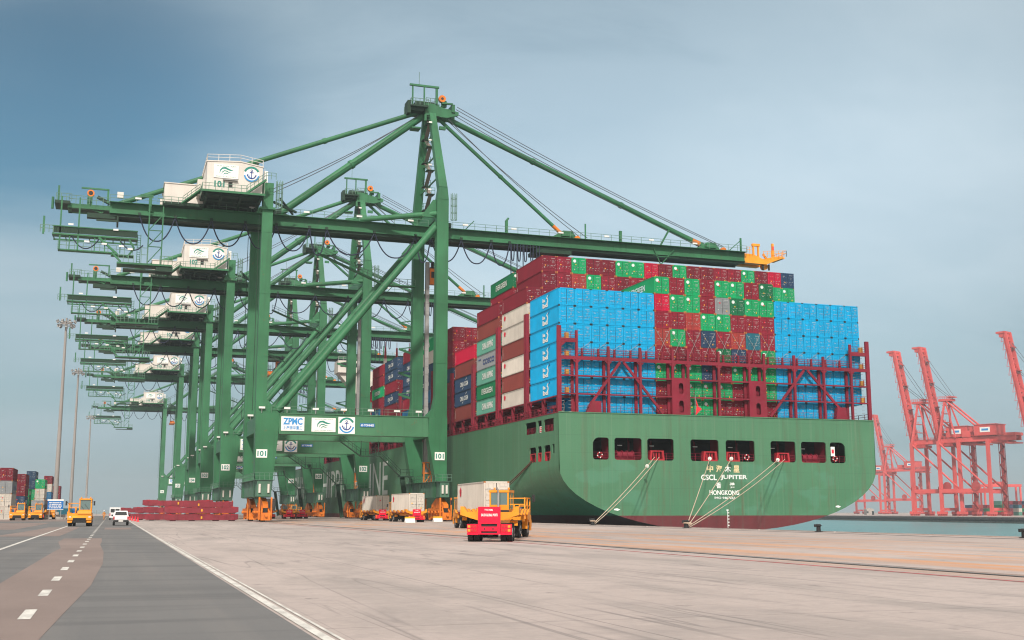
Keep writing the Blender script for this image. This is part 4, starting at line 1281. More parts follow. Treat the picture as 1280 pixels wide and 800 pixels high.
# bogies
def bogie(x, yc):
    mb = MB('orange')
    mb.prism([(yc - 4.0, 2.75), (yc - 1.0, 3.85), (yc + 1.0, 3.85), (yc + 4.0, 2.75), (yc + 4.0, 2.2), (yc - 4.0, 2.2)], 'x', x - .42, x + .42)
    for q in (-2.2, 2.2):
        mb.prism([(yc + q - 1.7, 1.35), (yc + q - .5, 2.25), (yc + q + .5, 2.25), (yc + q + 1.7, 1.35), (yc + q + 1.7, .75), (yc + q - 1.7, .75)], 'x', x - .5, x + .5)
        for r_ in (-1.1, 1.1):
            mb.box(x - .62, x + .62, yc + q + r_ - .55, yc + q + r_ + .55, .45, 1.3)
            mb.box(x + .62, x + 1.15, yc + q + r_ - .3, yc + q + r_ + .3, .7, 1.75)
            mb.tube((x - 1.2, yc + q + r_, 1.5), (x - .6, yc + q + r_, 1.5), .26, 8)
    for q in (-4.35, 4.35):
        mb.box(x - .75, x + .75, yc + q - .3, yc + q + .3, .25, 1.45)
        mb.tube((x, yc + q, 1.0), (x, yc + q + math.copysign(.75, q), 1.0), .2, 10)
        mb.beam((x - .6, yc + q, 1.4), (x - .2, yc + math.copysign(2.0, q), 3.3), .22)
        mb.beam((x + .6, yc + q, 1.4), (x + .2, yc + math.copysign(2.0, q), 3.3), .22)
    for a in (-.95, .95):
        mb.box(x + a - .08, x + a + .08, yc - 3.8, yc + 3.8, 1.75, 2.15)
        mb.box(x + a - .12, x + a + .12, yc - 3.9, yc - 3.6, .3, 3.9)
    mb.m('black'); mb.box(x - .3, x + .3, yc - 4.0, yc + 4.0, 1.4, 2.2)
    b = C_(mb, 'bogie')
    for q in (-3.3, -1.1, 1.1, 3.3):
        w = MB('black'); w.tube((x - .1, yc + q, .36), (x + .1, yc + q, .36), .34, 14)
        w.build('wheel', b)
for y in (0.0, FY):
    bogie(23.15, y); bogie(53.0, y)
# girder pair and boom pair
def girder(x0, x1, name):
    mb = MB('crane_green')
    mb.box(x0, x1, GY0, GY1, GZ0 + .55, GZ1)
    mb.box(x0, x1, GY0 - .12, GY1 + .12, GZ1 - .02, GZ1 + .10)
    mb.box(x0, x1, GY0 - .30, GY0 + .30, GZ0 + .42, GZ0 + .56); mb.box(x0, x1, GY1 - .30, GY1 + .30, GZ0 + .42, GZ0 + .56)
    mb.m('crane_dark')  # underside shade put into the colour as a darker green
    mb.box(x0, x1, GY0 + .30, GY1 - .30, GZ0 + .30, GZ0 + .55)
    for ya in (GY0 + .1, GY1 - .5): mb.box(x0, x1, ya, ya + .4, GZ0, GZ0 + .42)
    mb.m('crane_green')
    k = x0 + 3
    while k < x1 - 1:
        mb.box(k, k + .06, GY0 - .03, GY1 + .03, GZ0 + .57, GZ1 - .05); k += 6.3
    mb.box(x0, x1, GY0 - 1.1, GY0 - .12, GZ1 + .02, GZ1 + .10)
    mb.box(x0, x1, GY1 + .12, GY1 + 1.0, GZ1 + .02, GZ1 + .10)
    g = C_(mb, name)
    mb = MB('rail_green')
    mb.rail([(x0, GY0 - 1.05, GZ1 + .1), (x1, GY0 - 1.05, GZ1 + .1)], 1.15, 2.1, .035)
    mb.rail([(x0, GY1 + .95, GZ1 + .1), (x1, GY1 + .95, GZ1 + .1)], 1.15, 2.1, .035)
    mb.build('girder_railing', g)
    k = x0 + 4
    while k < x1 - 3:
        mb = MB('lamp_clear'); mb.box(k, k + 1.0, GY0 - 1.15, GY0 - .95, GZ1 + .75, GZ1 + 1.05); mb.build('floodlight', g); k += 9.4
    return g
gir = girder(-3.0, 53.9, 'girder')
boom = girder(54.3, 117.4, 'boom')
mb = MB('crane_dark'); mb.box(53.6, 55.0, GY0 - .25, GY1 + .25, GZ0 - .3, GZ0 + 1.0); mb.tube((54.1, GY0 - .3, GZ1 + .5), (54.1, GY1 + .3, GZ1 + .5), .55, 12)
mb.box(53.9, 56.0, GY0 - 1.6, GY0 - .2, GZ1 + .1, GZ1 + .9); mb.build('boom_hinge', boom)
# boom tip, orange
mb = MB('yellow')
for ya, yb in ((GY0, GY0 + 1.3), (GY1 - 1.3, GY1)):
    mb.prism([(117.4, GZ0 + .3), (122.4, GZ0 + .2), (124.0, GZ0 + .9), (126.2, GZ1 - .4), (126.2, GZ1), (123.8, GZ1 - .35), (121.6, GZ1 - .9), (119.4, GZ1), (117.4, GZ1)], 'y', ya + .02, yb - .02)
mb.box(118.0, 121.8, GY0 + 1.3, GY1 - 1.3, GZ1 - 1.2, GZ1 - .3); mb.box(124.6, 126.6, GY0, GY1, GZ1 - .5, GZ1 - .2)
for x in (119.9, 121.0): mb.box(x - .16, x + .16, GY0 + .6, GY0 + .95, GZ1 - .4, GZ1 + 2.2)
mb.box(119.6, 121.3, GY0 + .5, GY0 + 1.0, GZ1 + 1.8, GZ1 + 2.3)
mb.box(124.1, 124.5, GY0 + .5, GY0 + .9, GZ1 - .3, GZ1 + 2.6)
mb.rail([(117.6, GY0 - .6, GZ1), (119, GY0 - .6, GZ1)], 1.2, .7, .04)
mb.rail([(121.5, GY0 - .4, GZ1 - .6), (126.8, GY0 - .4, GZ1 - .1), (126.8, GY1, GZ1 - .1)], 1.2, .9, .04)
mb.beam((121.8, GY0 + .3, GZ1 + .2), (123.3, GY0 + .3, GZ1 - 1.6), .35); mb.tube((122.6, GY0 + 1, GZ0), (122.6, GY0 + 1.8, GZ0), .7, 12)
mb.m('black'); mb.box(121.6, 121.95, GY0 + .3, GY0 + .6, GZ0 - .9, GZ0 + .3); mb.box(123.0, 123.3, GY0 + .3, GY0 + .6, GZ0 - .9, GZ0 + .3)
mb.m('mark_red').box(124.15, 124.45, GY0 + .45, GY0 + .52, GZ1 + 1.2, GZ1 + 2.0)
mb.build('boom_tip', boom)
# stay brackets on the boom, lamp post and small fittings
mb = MB('crane_green')
for x in (79.5, 110.2):
    mb = MB('crane_green')
    for y in (AY - .9, AY + .9):
        mb.prism([(x - 3.6, GZ1 + .1), (x + 2.6, GZ1 + .1), (x + 1.2, GZ1 + 1.9), (x - .6, GZ1 + 1.9)], 'y', y - .25, y + .25)
    mb.box(x - 1.2, x + 1.0, GY0, GY1, GZ1 + .6, GZ1 + 1.3)
    mb.build('stay_bracket', boom)
mb = MB('crane_green')
mb.box(66.8, 67.3, GY0 - .4, GY0, GZ1, GZ1 + 2.6); mb.tube((67.05, GY0 - .2, GZ1 + 2.6), (67.45, GY0 - .2, GZ1 + 3.1), .2, 8)
mb.box(90.0, 90.5, GY0 - .4, GY0, GZ1, GZ1 + 2.4); mb.tube((82.9, GY0 - .3, GZ1), (82.9, GY0 - .3, GZ1 + 3.2), .16, 8)
mb.prism([(98.2, GZ0), (99.2, GZ0), (102.6, GZ1 - 2), (97.0, GZ1 - 2)], 'y', GY0 - .5, GY0 - .15)
mb.beam((97.2, GY0 - .3, GZ1 - .5), (98.6, GY0 - .3, GZ0 - 1.4), .18); mb.beam((101.6, GY0 - .3, GZ1 - .5), (98.8, GY0 - .3, GZ0 - 1.4), .18)
mb.beam((98.6, GY0 - .3, GZ1), (100.6, GY0 - .3, GZ1 + 3.4), .3); mb.beam((58.8, GY0 - .6, GZ1), (60.6, GY0 - .6, GZ1 + 1.9), .16)
mb.beam((113.6, GY0 - .5, GZ1 + .1), (116.3, GY0 - .5, GZ1 + 2.4), .14); mb.box(116.2, 116.5, GY0 - .6, GY0 - .3, GZ1, GZ1 + 2.9)
mb.m('orange'); mb.tube((81.6, GY0 + .4, GZ1 + .4), (81.6, GY0 + 1.1, GZ1 + .4), .55, 14); mb.tube((113.0, GY0 + .4, GZ1 + .4), (113.0, GY0 + 1.1, GZ1 + .4), .6, 14)
mb.build('boom_fittings', boom)
# strut from the mast foot back to the girder
for y, yg in ((0.0, GY0 + .5), (FY, GY1 - .5)):
    mb = MB('crane_green'); mb.tube((37.0, yg, 53.0), (52.2, y, 53.9), .50, 12); C_(mb, 'strut')
# mast
mast_pts = [((52.9, 0.0, 58.4), (52.7, 7.4, AZ)), ((52.4, FY, 56.0), (52.2, 9.6, AZ))]
for p0, p1 in mast_pts:
    mb = MB('crane_green'); mb.beam(p0, p1, 1.55, 1.55, 1.15, 1.15, up=(1, 0, 0)); C_(mb, 'mast_leg')
mb = MB('crane_green')
mb.prism([(XW0 - 2.6, 53.2), (XW0, 53.2), (XW0, 56.4), (XW0 - .5, 56.4)], 'y', .2, .6)
mb.box(XW0 + .1, XW1 - .1, .9, FY - .9, 53.0, 55.2)
C_(mb, 'mast_cross_beam')
mb = MB('crane_green')
zz = 56.5; k = 0
while zz < 74:
    t = (zz - 56.5) / (AZ - 56.5)
    ya = 1.2 + 6.2 * t; yb = FY - 1.2 - 6.2 * t
    yc = (ya + yb) / 2 - 1.2 * (1 - t); hw = max(.7, min(1.5, (yb - ya) / 2 - .6))
    s = 1 if k % 2 else -1
    xb = 52.2
    mb.m('crane_dark'); mb.box(xb - .7, xb + .7, yc - hw * s - .8, yc - hw * s + .8, zz, zz + .14)
    mb.m('stair_grey'); mb.beam((xb, yc - hw * s, zz + .1), (xb, yc + hw * s, zz + 2.3), .7, .14)
    mb.m('crane_green'); mb.rail([(xb - .7, yc - hw * s - .8, zz + .14), (xb - .7, yc - hw * s + .8, zz + .14)], 1.1, .8, .035)
    mb.rail([(xb - .7, yc - hw * s - .8, zz + .14), (xb + .7, yc - hw * s - .8, zz + .14)], 1.1, .7, .035)
    if k % 2 == 0: mb.beam((52.6, 7.0 * t + .4, zz + .07), (52.6, FY - 7.0 * t - .4, zz + .07), .22)
    zz += 2.3; k += 1
stair = C_(mb, 'mast_stairway')
mb = MB('lamp_clear')
for z in (59.5, 64.2, 68.9, 72.3): mb.box(51.6, 52.2, 5.0, 5.2, z, z + .3)
mb.build('stair_lamp', stair)
# caged ladder beside the mast foot and beside the machinery house
mb = MB('rail_green')
for (x, y, z0, z1) in ((54.9, -.6, 52.8, 57.6), (24.1, -.9, 52.4, 57.0)):
    for a in range(8): 
        q = R(a * 45); mb.box(x + .55 * math.cos(q) - .04, x + .55 * math.cos(q) + .04, y + .55 * math.sin(q) - .04, y + .55 * math.sin(q) + .04, z0, z1)
    z = z0
    while z <= z1:
        for a in range(8):
            q, q2 = R(a * 45), R(a * 45 + 45); mb.beam((x + .55 * math.cos(q), y + .55 * math.sin(q), z), (x + .55 * math.cos(q2), y + .55 * math.sin(q2), z), .08)
        z += 1.3
C_(mb, 'caged_ladder')
# apex head
mb = MB('crane_green')
mb.box(51.3, 54.0, 6.6, 10.4, 74.3, 76.6)
mb.prism([(53.6, 76.4), (57.8, 75.6), (57.8, 75.0), (55.6, 74.3), (53.6, 74.3)], 'y', 6.9, 7.4); mb.prism([(53.6, 76.4), (57.8, 75.6), (57.8, 75.0), (55.6, 74.3), (53.6, 74.3)], 'y', 9.6, 10.1)
mb.box(54.6, 55.2, 7.4, 9.6, 75.2, 76.8); mb.box(56.4, 57.0, 6.6, 10.3, 75.4, 76.9)
mb.box(54.5, 56.6, 6.5, 6.9, 76.8, 77.1)
mb.m('crane_dark')
mb.box(48.4, 51.6, 5.6, 11.4, 75.5, 75.8); mb.box(48.6, 51.0, 6.4, 10.2, 74.9, 75.5); mb.box(47.9, 48.5, 6.5, 9.0, 74.4, 76.8)
mb.box(49.4, 51.2, 6.6, 7.4, 75.8, 76.9); mb.box(49.8, 53.4, 8.0, 10.0, 76.6, 77.4)
mb.m('crane_green')
for x in (48.8, 51.0): mb.box(x - .12, x + .12, 6.3, 6.6, 75.8, 79.7)
mb.box(48.2, 53.8, 6.2, 6.6, 79.6, 79.95); mb.box(53.2, 53.6, 6.3, 6.7, 76.6, 79.6)
mb.m('rail_green')
mb.rail([(48.4, 5.6, 75.8), (51.6, 5.6, 75.8)], 1.2, .8, .045); mb.rail([(48.4, 5.6, 75.8), (48.4, 11.4, 75.8)], 1.2, 1.0, .045); mb.rail([(51.5, 7.0, 76.6), (54.0, 7.0, 76.6)], 1.2, .8, .045)
mb.tube((50.0, 6.4, 79.9), (50.0, 6.4, 82.4), .05, 5)
head = C_(mb, 'apex_head')
mb = MB('orange'); mb.tube((54.6, 6.8, 77.9), (54.6, 7.5, 77.9), .68, 16); mb.m('black'); mb.tube((54.6, 6.76, 77.9), (54.6, 7.54, 77.9), .26, 10)
mb.m('crane_green'); mb.box(54.5, 55.5, 7.0, 7.5, 76.4, 77.6); mb.build('hoist_sheave', head)
mb = MB('crane_green'); mb.box(51.0, 51.4, 6.0, 6.4, 73.0, 74.2); mb.box(54.1, 55.3, 6.8, 7.3, 71.9, 72.5); mb.box(48.9, 50.6, 7, 9, 71.7, 72.0); mb.build('side_platform', head)
# stays
def stay(name, a, b, r, col='crane_green'):
    mb = MB(col); a, b = Vector(a), Vector(b); mb.tube(a, b, r, 12)
    n = max(2, int((b - a).length / 15))
    for k in range(1, n):
        p = a.lerp(b, k / n); d = (b - a).normalized() * .28; mb.tube(p - d, p + d, r * 1.22, 12)
    return C_(mb, name)
stay('backstay', (51.2, AY, 74.6), (24.9, AY, 53.4), .68)
stay('backstay', (50.4, AY, 75.3), (-1.6, AY, 53.2), .44)
stay('forestay', (54.0, AY, 74.7), (79.2, AY, 54.0), .34)
stay('forestay', (54.8, AY, 75.1), (109.8, AY, 53.8), .52)
mb = MB('crane_dark')
mb.beam((24.9, AY - 3, 53.4), (24.9, AY + 3, 53.4), .9, .8); mb.beam((24.2, AY, 53.9), (26.8, AY, 52.9), .8, 1.3); mb.beam((23.3, 0.3, 53.6), (27.6, 3.4, 52.9), .35); mb.beam((24.4, .6, 54.4), (27.2, 4.6, 52.8), .3)
C_(mb, 'stay_anchor')
mb = MB('orange')
a, b = Vector((54.0, AY, 74.7)), Vector((79.2, AY, 54.0)); mb.tube(a.lerp(b, .92), a.lerp(b, .985), .36, 10)
a, b = Vector((54.8, AY, 75.1)), Vector((109.8, AY, 53.8)); mb.tube(a.lerp(b, .945), a.lerp(b, .975), .54, 10)
C_(mb, 'stay_joint')
mb = MB('wire')
for k, (a, b) in enumerate((((57.6, 7.2, 76.7), (113.0, GY0 + .6, 53.9)), ((57.6, 8.0, 76.5), (113.2, GY0 + 1.4, 53.9)), ((57.6, 9.6, 76.5), (113.0, GY1 - .8, 53.9)), ((56.4, 7.2, 75.3), (108.0, GY0 + .4, 53.3)),
                            ((55.5, 7.2, 74.5), (82.0, GY0 + .7, 53.6)), ((55.9, 8.4, 74.4), (84.0, GY0 + 1.4, 53.6)), ((50.2, 7.6, 74.4), (22.8, 5.0, 56.0)), ((50.0, 9.0, 74.4), (21.0, 6.0, 56.0)))):
    a, b = Vector(a), Vector(b)
    mb.path([a.lerp(b, t / 8) - Vector((0, 0, 3.2 * (t / 8) * (1 - t / 8))) for t in range(9)], .07, 4)
C_(mb, 'hoist_rope')
# machinery house
HX0, HX1, HY0, HY1, HZ0 = 12.0, 21.1, -2.0, 13.5, 53.95
mb = MB('white')
mb.prism([(HX0, HZ0), (HX1, HZ0), (HX1, 58.75), (17.4, 59.35), (HX0, 59.0)], 'y', HY0, HY1)
mb.prism([(HX0 - .12, 59.0), (17.4, 59.36), (HX1 + .12, 58.74), (HX1 + .12, 58.92), (17.4, 59.54), (HX0 - .12, 59.18)], 'y', HY0 - .12, HY1 + .12)
for k in range(9): mb.box(HX0 + .6 + k * 1.1, HX0 + .66 + k * 1.1, HY0 - .03, HY0, HZ0 + .05, 58.6)
for y in (1.2, 4.4, 7.6, 10.8): mb.box(HX0 - .03, HX0, y, y + .06, HZ0, 58.9)
mb.box(HX0 - 1.2, HX0 - .02, 2, 8, HZ0 + .3, HZ0 + 3.0)
house = C_(mb, 'machinery_house')
mb = MB('crane_dark')
mb.box(HX0 - .6, HX1 + .3, HY0 - .4, HY1 + .4, HZ0 - .12, HZ0 - .02)
for x in (HX0, 14.4, 17.6, HX1 - .3): mb.box(x, x + .35, HY0 - .3, HY1 + .3, HZ0 - .72, HZ0 - .12)
for y in (HY0, 2.0, 6.0, 10.0, HY1 - .3): mb.box(HX0 - .5, HX1 + .2, y, y + .3, HZ0 - .62, HZ0 - .14)
mb.m('crane_green'); mb.box(HX0 - .8, HX1 + .4, HY0 - 1.3, HY0 - 1.18, HZ0 - .38, HZ0 - .02)
mb.m('crane_dark'); mb.box(HX0 - .8, HX1 + .4, HY0 - 1.18, HY0 - .4, HZ0 - .14, HZ0 - .05)
for x in (HX0 - .3, HX1 - .6):
    for y in (HY0 + .3, 4.0): mb.box(x, x + .4, y, y + .4, GZ1, HZ0 - .7)
mb.box(12.6, 13.2, GY0 - 2.2, GY1 + 2, GZ1 + .1, HZ0 - .72); mb.box(19.4, 20.0, GY0 - 2.2, GY1 + 2, GZ1 + .1, HZ0 - .72)
mb.build('house_floor', house)
mb = MB('rail_green')
mb.rail([(HX0 - .7, HY0 - 1.2, HZ0), (18.6, HY0 - 1.2, HZ0)], 1.1, 1.0, .04)
mb.rail([(HX0 - .7, HY0 - 1.2, HZ0), (HX0 - .7, HY1, HZ0)], 1.1, 1.5, .04)
mb.build('walkway_railing', house)
mb = MB('white')
mb.rail([(HX0, HY0, 59.15), (17.4, HY0, 59.5), (HX1, HY0, 58.9)], 1.1, 1.6, .04); mb.rail([(HX0, HY0, 59.15), (HX0, HY1, 59.15)], 1.1, 1.8, .04)
mb.m('crane_dark'); mb.box(18.2, 18.6, 2, 2.4, 59, 60.6); mb.box(20.2, 20.6, 0, .4, 58.9, 60.2); mb.beam((18.0, 2, 60.2), (21, 2, 59.9), .15)
mb.build('roof_railing', house)
mb = MB('crane_green'); mb.beam((18.4, HY0 - .8, HZ0 - .1), (21.6, HY0 - .8, HZ0 + 2.5), .7, .30)
mb.m('rail_green'); mb.rail([(18.4, HY0 - 1.2, HZ0), (21.6, HY0 - 1.2, HZ0 + 2.6), (23.2, HY0 - 1.2, HZ0 + 2.6)], 1.1, .9, .04)
mb.build('house_stair', house)
mb = MB('black'); mb.box(15.5, 16.2, HY0 - .07, HY0 - .04, 54.85, 55.75); mb.m('white'); mb.box(15.4, 15.5, HY0 - .1, HY0, 54.75, 55.85); mb.box(16.2, 16.3, HY0 - .1, HY0, 54.75, 55.85); mb.m('steel'); mb.box(14.6, 17.0, HY0 - .5, HY0, 56.0, 56.1)
mb.build('window', house)
mb = MB('sign_white'); mb.box(13.1, 17.1, HY0 - .14, HY0 - .04, 56.35, 58.65)
wave_logo(mb, (13.1 + .9, HY0 - .15, 56.8), OX, OZ, 2.3, 1.55)
mb.m('teal'); mb.flat(textgeo('SAUDI GLOBAL PORTS', .0), (13.1, HY0 - .15, 56.35), OX, OZ, 3.2, .26, .4, 1.92); mb.flat(textgeo('SAUDI GLOBAL PORTS', .0), (13.1, HY0 - .15, 56.35), OX, OZ, 3.2, .22, .4, .14)
mb.build('sign_panel', house)
mb = MB('sign_white'); mb.flat(discgeo(.5, .5, 0, .5, n=24), (17.95, HY0 - .10, 56.1), OX, OZ, 2.6, 2.6)
anchor_logo(mb, (17.85, HY0 - .14, 56.0), OX, OZ, 2.8)
mb.build('anchor_emblem', house)
mb = MB('sign_white'); mb.box(21.35, 22.1, HY0 + 1.2, HY0 + 1.3, 56.6, 58.6); mb.build('edge_sign', house)
# second, smaller electrical house farther back on the girder
mb = MB('white'); mb.box(5.6, 12.2, 4.6, 13.0, 53.3, 56.5); mb.box(5.45, 12.3, 4.45, 13.15, 56.5, 56.65)
for x in (7.2, 8.8, 10.4): mb.box(x, x + .06, 4.57, 4.6, 53.3, 56.5)
mb.m('crane_dark').box(5.4, 12.0, 4.4, 13, GZ1, 53.3)
eh = C_(mb, 'electrical_house')
mb = MB('crane_green'); mb.beam((8.6, 3.6, 52.9), (11.6, 1.2, 55.0), .8, .25); mb.m('rail_green'); mb.rail([(4.6, 3.7, 52.8), (9, 3.7, 52.8)], 1.15, 1.1, .04); mb.rail([(8.6, 3.4, 53.0), (11.2, 1.2, 54.8)], 1.1, 1, .04); mb.build('stair', eh)
# rear end of the girder with its hanging maintenance platforms
mb = MB('crane_green')
for y in (GY0 + .6, GY1 - .6):
    mb.box(-9.4, -3.0, y - .45, y + .45, GZ0 + .9, GZ1 - .5)
    mb.beam((-8.0, y, GZ1 - .6), (-4.2, y, GZ0 + .5), .25); mb.beam((-3.2, y, GZ1 - .3), (-4.2, y, GZ0 + .5), .25); mb.beam((-4.4, y, GZ0 + .5), (-4.4, y, GZ1 - 1.4), .2)
mb.box(-9.6, -9.0, GY0, GY1, GZ0 + .9, GZ1 - .5)
mb.m('crane_dark'); mb.box(-11.6, -9.2, GY0 - .5, GY1, GZ0 + 1.4, GZ0 + 1.9); mb.box(-9.0, -3, GY0 + 1.1, GY1 - 1.1, GZ0 + .9, GZ0 + 1.4); mb.box(-6.5, -2.0, GY0 + .2, GY0 + 1.4, GZ0 - .5, GZ0 + .3)
mb.box(-1.8, -1.5, GY0, GY1, GZ0 - 1.0, GZ0); mb.beam((-5, GY0 + .4, GZ0 - .8), (-1.6, GY0 + .4, GZ0 - .8), .3)
mb.beam((-5.0, GY0 + .5, GZ1 + 1.0), (-2.6, GY0 + .5, GZ1 - .2), .5)
mb.m('crane_green'); mb.box(-6.6, -5.8, GY0 + .2, GY0 + .9, GZ1 - .5, GZ1 + 1.8)
mb.box(-7.6, -3.2, GY0 + .2, GY0 + .5, GZ1 + 2.2, GZ1 + 2.45); mb.box(-3.5, -3.2, GY0 + .2, GY0 + .5, GZ1, GZ1 + 2.3)
mb.box(-11.2, -10.9, GY0 - .4, GY0 - .1, GZ0 + 1.5, GZ0 + 4.4); mb.box(-13.2, -12.9, GY0 - .4, GY0 - .1, 46.6, 49.6); mb.tube((-11.9, GY0 - .2, GZ0 + .4), (-11.9, GY0 - .2, GZ0 + 2.4), .2, 8)
mb.m('rail_green'); mb.rail([(-11.4, GY0 - .4, GZ0 + 1.9), (-9.0, GY0 - .4, GZ0 + 1.9)], 1.2, .8, .045); mb.rail([(-9.4, GY0 - .2, GZ1 - .5), (-3.0, GY0 - .2, GZ1 - .5)], 1.3, 1.0, .045)
rear = C_(mb, 'girder_tail')
mb = MB('orange'); mb.tube((-6.1, GY0 + .15, GZ1 + 1.5), (-6.1, GY0 + .7, GZ1 + 1.5), .58, 16); mb.m('black'); mb.tube((-6.1, GY0 + .1, GZ1 + 1.5), (-6.1, GY0 + .75, GZ1 + 1.5), .36, 12); mb.build('tail_sheave', rear)
mb = MB('white'); mb.box(-1.9, -.9, GY0 - .6, GY0, GZ1 + .9, GZ1 + 1.9); mb.box(5.0, 6.0, GY0 - 1, GY0 - .4, GZ1 + .2, GZ1 + 1.3); mb.m('crane_green'); mb.box(1.8, 3.9, GY0 - 1.1, GY0 - .4, GZ1 + 1.3, GZ1 + 1.7); mb.box(3.2, 3.7, GY0 - 1.1, GY0 - .4, GZ0 + 1, GZ1 + 1.4); mb.build('control_cabinet', rear)
mb = MB('crane_green')
mb.box(-11.6, 1.7, GY0 - 2.2, GY0 - .2, 46.25, 46.5); mb.box(-11.6, 1.7, GY0 + 2.2, GY0 + 2.4, 46.25, 46.5)
for k in range(8): mb.box(-11.5 + k * 1.85, -11.35 + k * 1.85, GY0 - .2, GY0 + 2.2, 46.25, 46.4)
mb.m('crane_dark'); mb.box(-11.5, 1.6, GY0 - 2.1, GY0 - 2.0, 46.6, 47.6)
k = -11.5
while k < 1.6: mb.box(k, k + .12, GY0 - 2.2, GY0 - 2.0, 46.6, 47.7); k += .42
mb.m('crane_green'); mb.box(-11.6, 1.7, GY0 - 2.25, GY0 - 2.0, 47.6, 47.75)
mb.box(-10.6, -2.0, GY0 - 2.0, GY0 - .6, 43.75, 43.95); mb.box(-2.4, 1.2, GY0 - 2.0, GY0 - .6, 43.4, 43.6)
mb.box(-1.4, 7.4, GY0 - 2.2, GY0 + 1.0, 42.05, 42.35); mb.m('crane_dark').box(-.4, 7.2, GY0 - 1.8, GY0 + .6, 41.2, 41.45); mb.box(4.8, 7.5, GY0 - 2, GY0 + 1, 41.2, 42.0); mb.m('crane_green')
for x in (-10.4, -7.6): mb.box(x - .12, x + .12, GY0 - 2.1, GY0 - 1.85, 43.8, GZ0 + 2.2)
for x in (-8.9, -5.0, -3.4, -1.0): mb.box(x - .08, x + .08, GY0 - 2.0, GY0 - 1.85, 43.8, 46.3)
mb.beam((-4.4, GY0 - 2.0, 46.2), (-1.4, GY0 - 2.0, 43.6), .35); mb.beam((.4, GY0 - 2, 46.2), (1.2, GY0 - 2, 44.8), .3); mb.beam((1.2, GY0 - 2, 44.8), (.2, GY0 - 2, 43.2), .3); mb.beam((-2.2, GY0 - 2, 43.8), (-.8, GY0 - 2, 42.4), .3)
for x in (3.4, 5.6): mb.box(x - .1, x + .1, GY0 - 1.6, GY0 - 1.4, 42.2, GZ1)
for za, zb in ((42.6, 45.4), (45.4, 48.2), (48.2, 51.0)):
    mb.beam((3.4, GY0 - 1.5, za), (5.6, GY0 - 1.5, zb), .14); mb.beam((3.4, GY0 - 1.5, zb), (5.6, GY0 - 1.5, zb), .14)
for k in range(12): mb.box(1.7, 2.2, GY0 - 1.9, GY0 - 1.8, 42.6 + k * .4, 42.66 + k * .4)
for x in (1.7, 2.2): mb.box(x - .05, x + .05, GY0 - 1.9, GY0 - 1.8, 42.4, 47.2)
mb.m('rail_green')
mb.rail([(-10.6, GY0 - 2.0, 43.9), (1.0, GY0 - 2.0, 43.7)], 1.3, 1.25, .045); mb.rail([(-1.2, GY0 - 2.2, 42.35), (1.2, GY0 - 2.2, 42.35)], 1.2, .8, .045); mb.rail([(5.4, GY0 - 2.2, 42.35), (7.4, GY0 - 2.2, 42.35)], 1.4, .7, .05); mb.rail([(2.4, GY0 - 2.2, 42.35), (3.4, GY0 - 2.2, 42.35)], 2.6, 1.0, .05); mb.rail([(-13.4, GY0 - 2.2, 46.5), (-11.4, GY0 - 2.2, 46.5)], 1.2, .7, .05)
mb.m('lamp_clear')
for x, z in ((-9.2, 47.9), (-2.2, 47.5), (-6.6, 45.2), (-3.9, 45.0), (-1.2, 44.8), (.2, 44.4)): mb.box(x, x + .8, GY0 - 2.4, GY0 - 2.25, z, z + .28)
C_(mb, 'maintenance_platform')
mb = MB('cable')
for a, b, s in (((-8.6, GY0 - 2, 46.2), (-4.3, GY0 - 2, 46.0), 1.9), ((-1.0, GY0 - 2, 45.9), (2.6, GY0 - 2, 45.4), 1.2)):
    a, b = Vector(a), Vector(b); mb.path([a.lerp(b, t / 10) - Vector((0, 0, s * 4 * (t / 10) * (1 - t / 10))) for t in range(11)], .1, 4)
C_(mb, 'platform_cable')
# festoon loops under the girder
mb = MB('cable')
xs = [1.8, 7.6, 13.6, 19.3, 24.6, 30.4, 33.4, 42.0, 49.6, 52.4, 58.2, 64.0, 67.6]
for a, b in zip(xs[:-1], xs[1:]):
    s = 4.3 if b - a > 3.5 else 4.8
    n = 14
    mb.path([(a + (b - a) * t / n, GY0 - .45, GZ0 + .35 - s * (1 - abs(2 * t / n - 1) ** 2.4)) for t in range(n + 1)], .12, 5)
x = 67.9
while x < 73.5:
    n = 10; w = .62
    mb.path([(x + w * t / n, GY0 - .45, GZ0 + .3 - 3.2 * (1 - abs(2 * t / n - 1) ** 4)) for t in range(n + 1)], .11, 5); x += 1.25
for x in (67.8, 69.0, 70.2): mb.path([(x, GY0 - .5, GZ0 + .3), (x + .05, GY0 - .5, GZ0 - 7.0)], .10, 4)
mb.m('crane_dark')
for x in xs: mb.box(x - .22, x + .22, GY0 - .7, GY0 - .2, GZ0 + .25, GZ0 + .75)
C_(mb, 'festoon_cable')
# trolley with operator's cab
mb = MB('crane_dark')
mb.box(73.0, 80.0, GY0 - .4, GY1 + .4, GZ0 - .9, GZ0 - .2); mb.box(73.2, 75.0, GY0 + 1.6, GY1 - 1.6, GZ0 - .2, GZ0 + 1.0)
for x in (73.6, 79.2): mb.box(x, x + .6, GY0 + 1.2, GY0 + 1.9, GZ0 - 1.9, GZ0 - .6)
tro = C_(mb, 'trolley')
mb = MB('orange'); mb.box(78.0, 81.0, GY0 + 1.5, GY0 + 4.2, GZ0 - 3.9, GZ0 - 1.0); mb.m('glass_dark').box(78.3, 80.7, GY0 + 1.47, GY0 + 1.5, GZ0 - 3.3, GZ0 - 1.5)
mb.build('operator_cab', tro)
mb = MB('orange'); mb.box(75.0, 77.4, 2.3, 14.6, GZ0 - 6.0, GZ0 - 5.4); mb.box(75.2, 77.2, 6.5, 10.5, GZ0 - 5.4, GZ0 - 4.4)
mb.m('wire')
for x in (75.3, 77.1):
    for y in (7.0, 10.0): mb.tube((x, y, GZ0 - 4.4), (x, y, GZ0 - .8), .06, 4)
mb.build('spreader', tro)
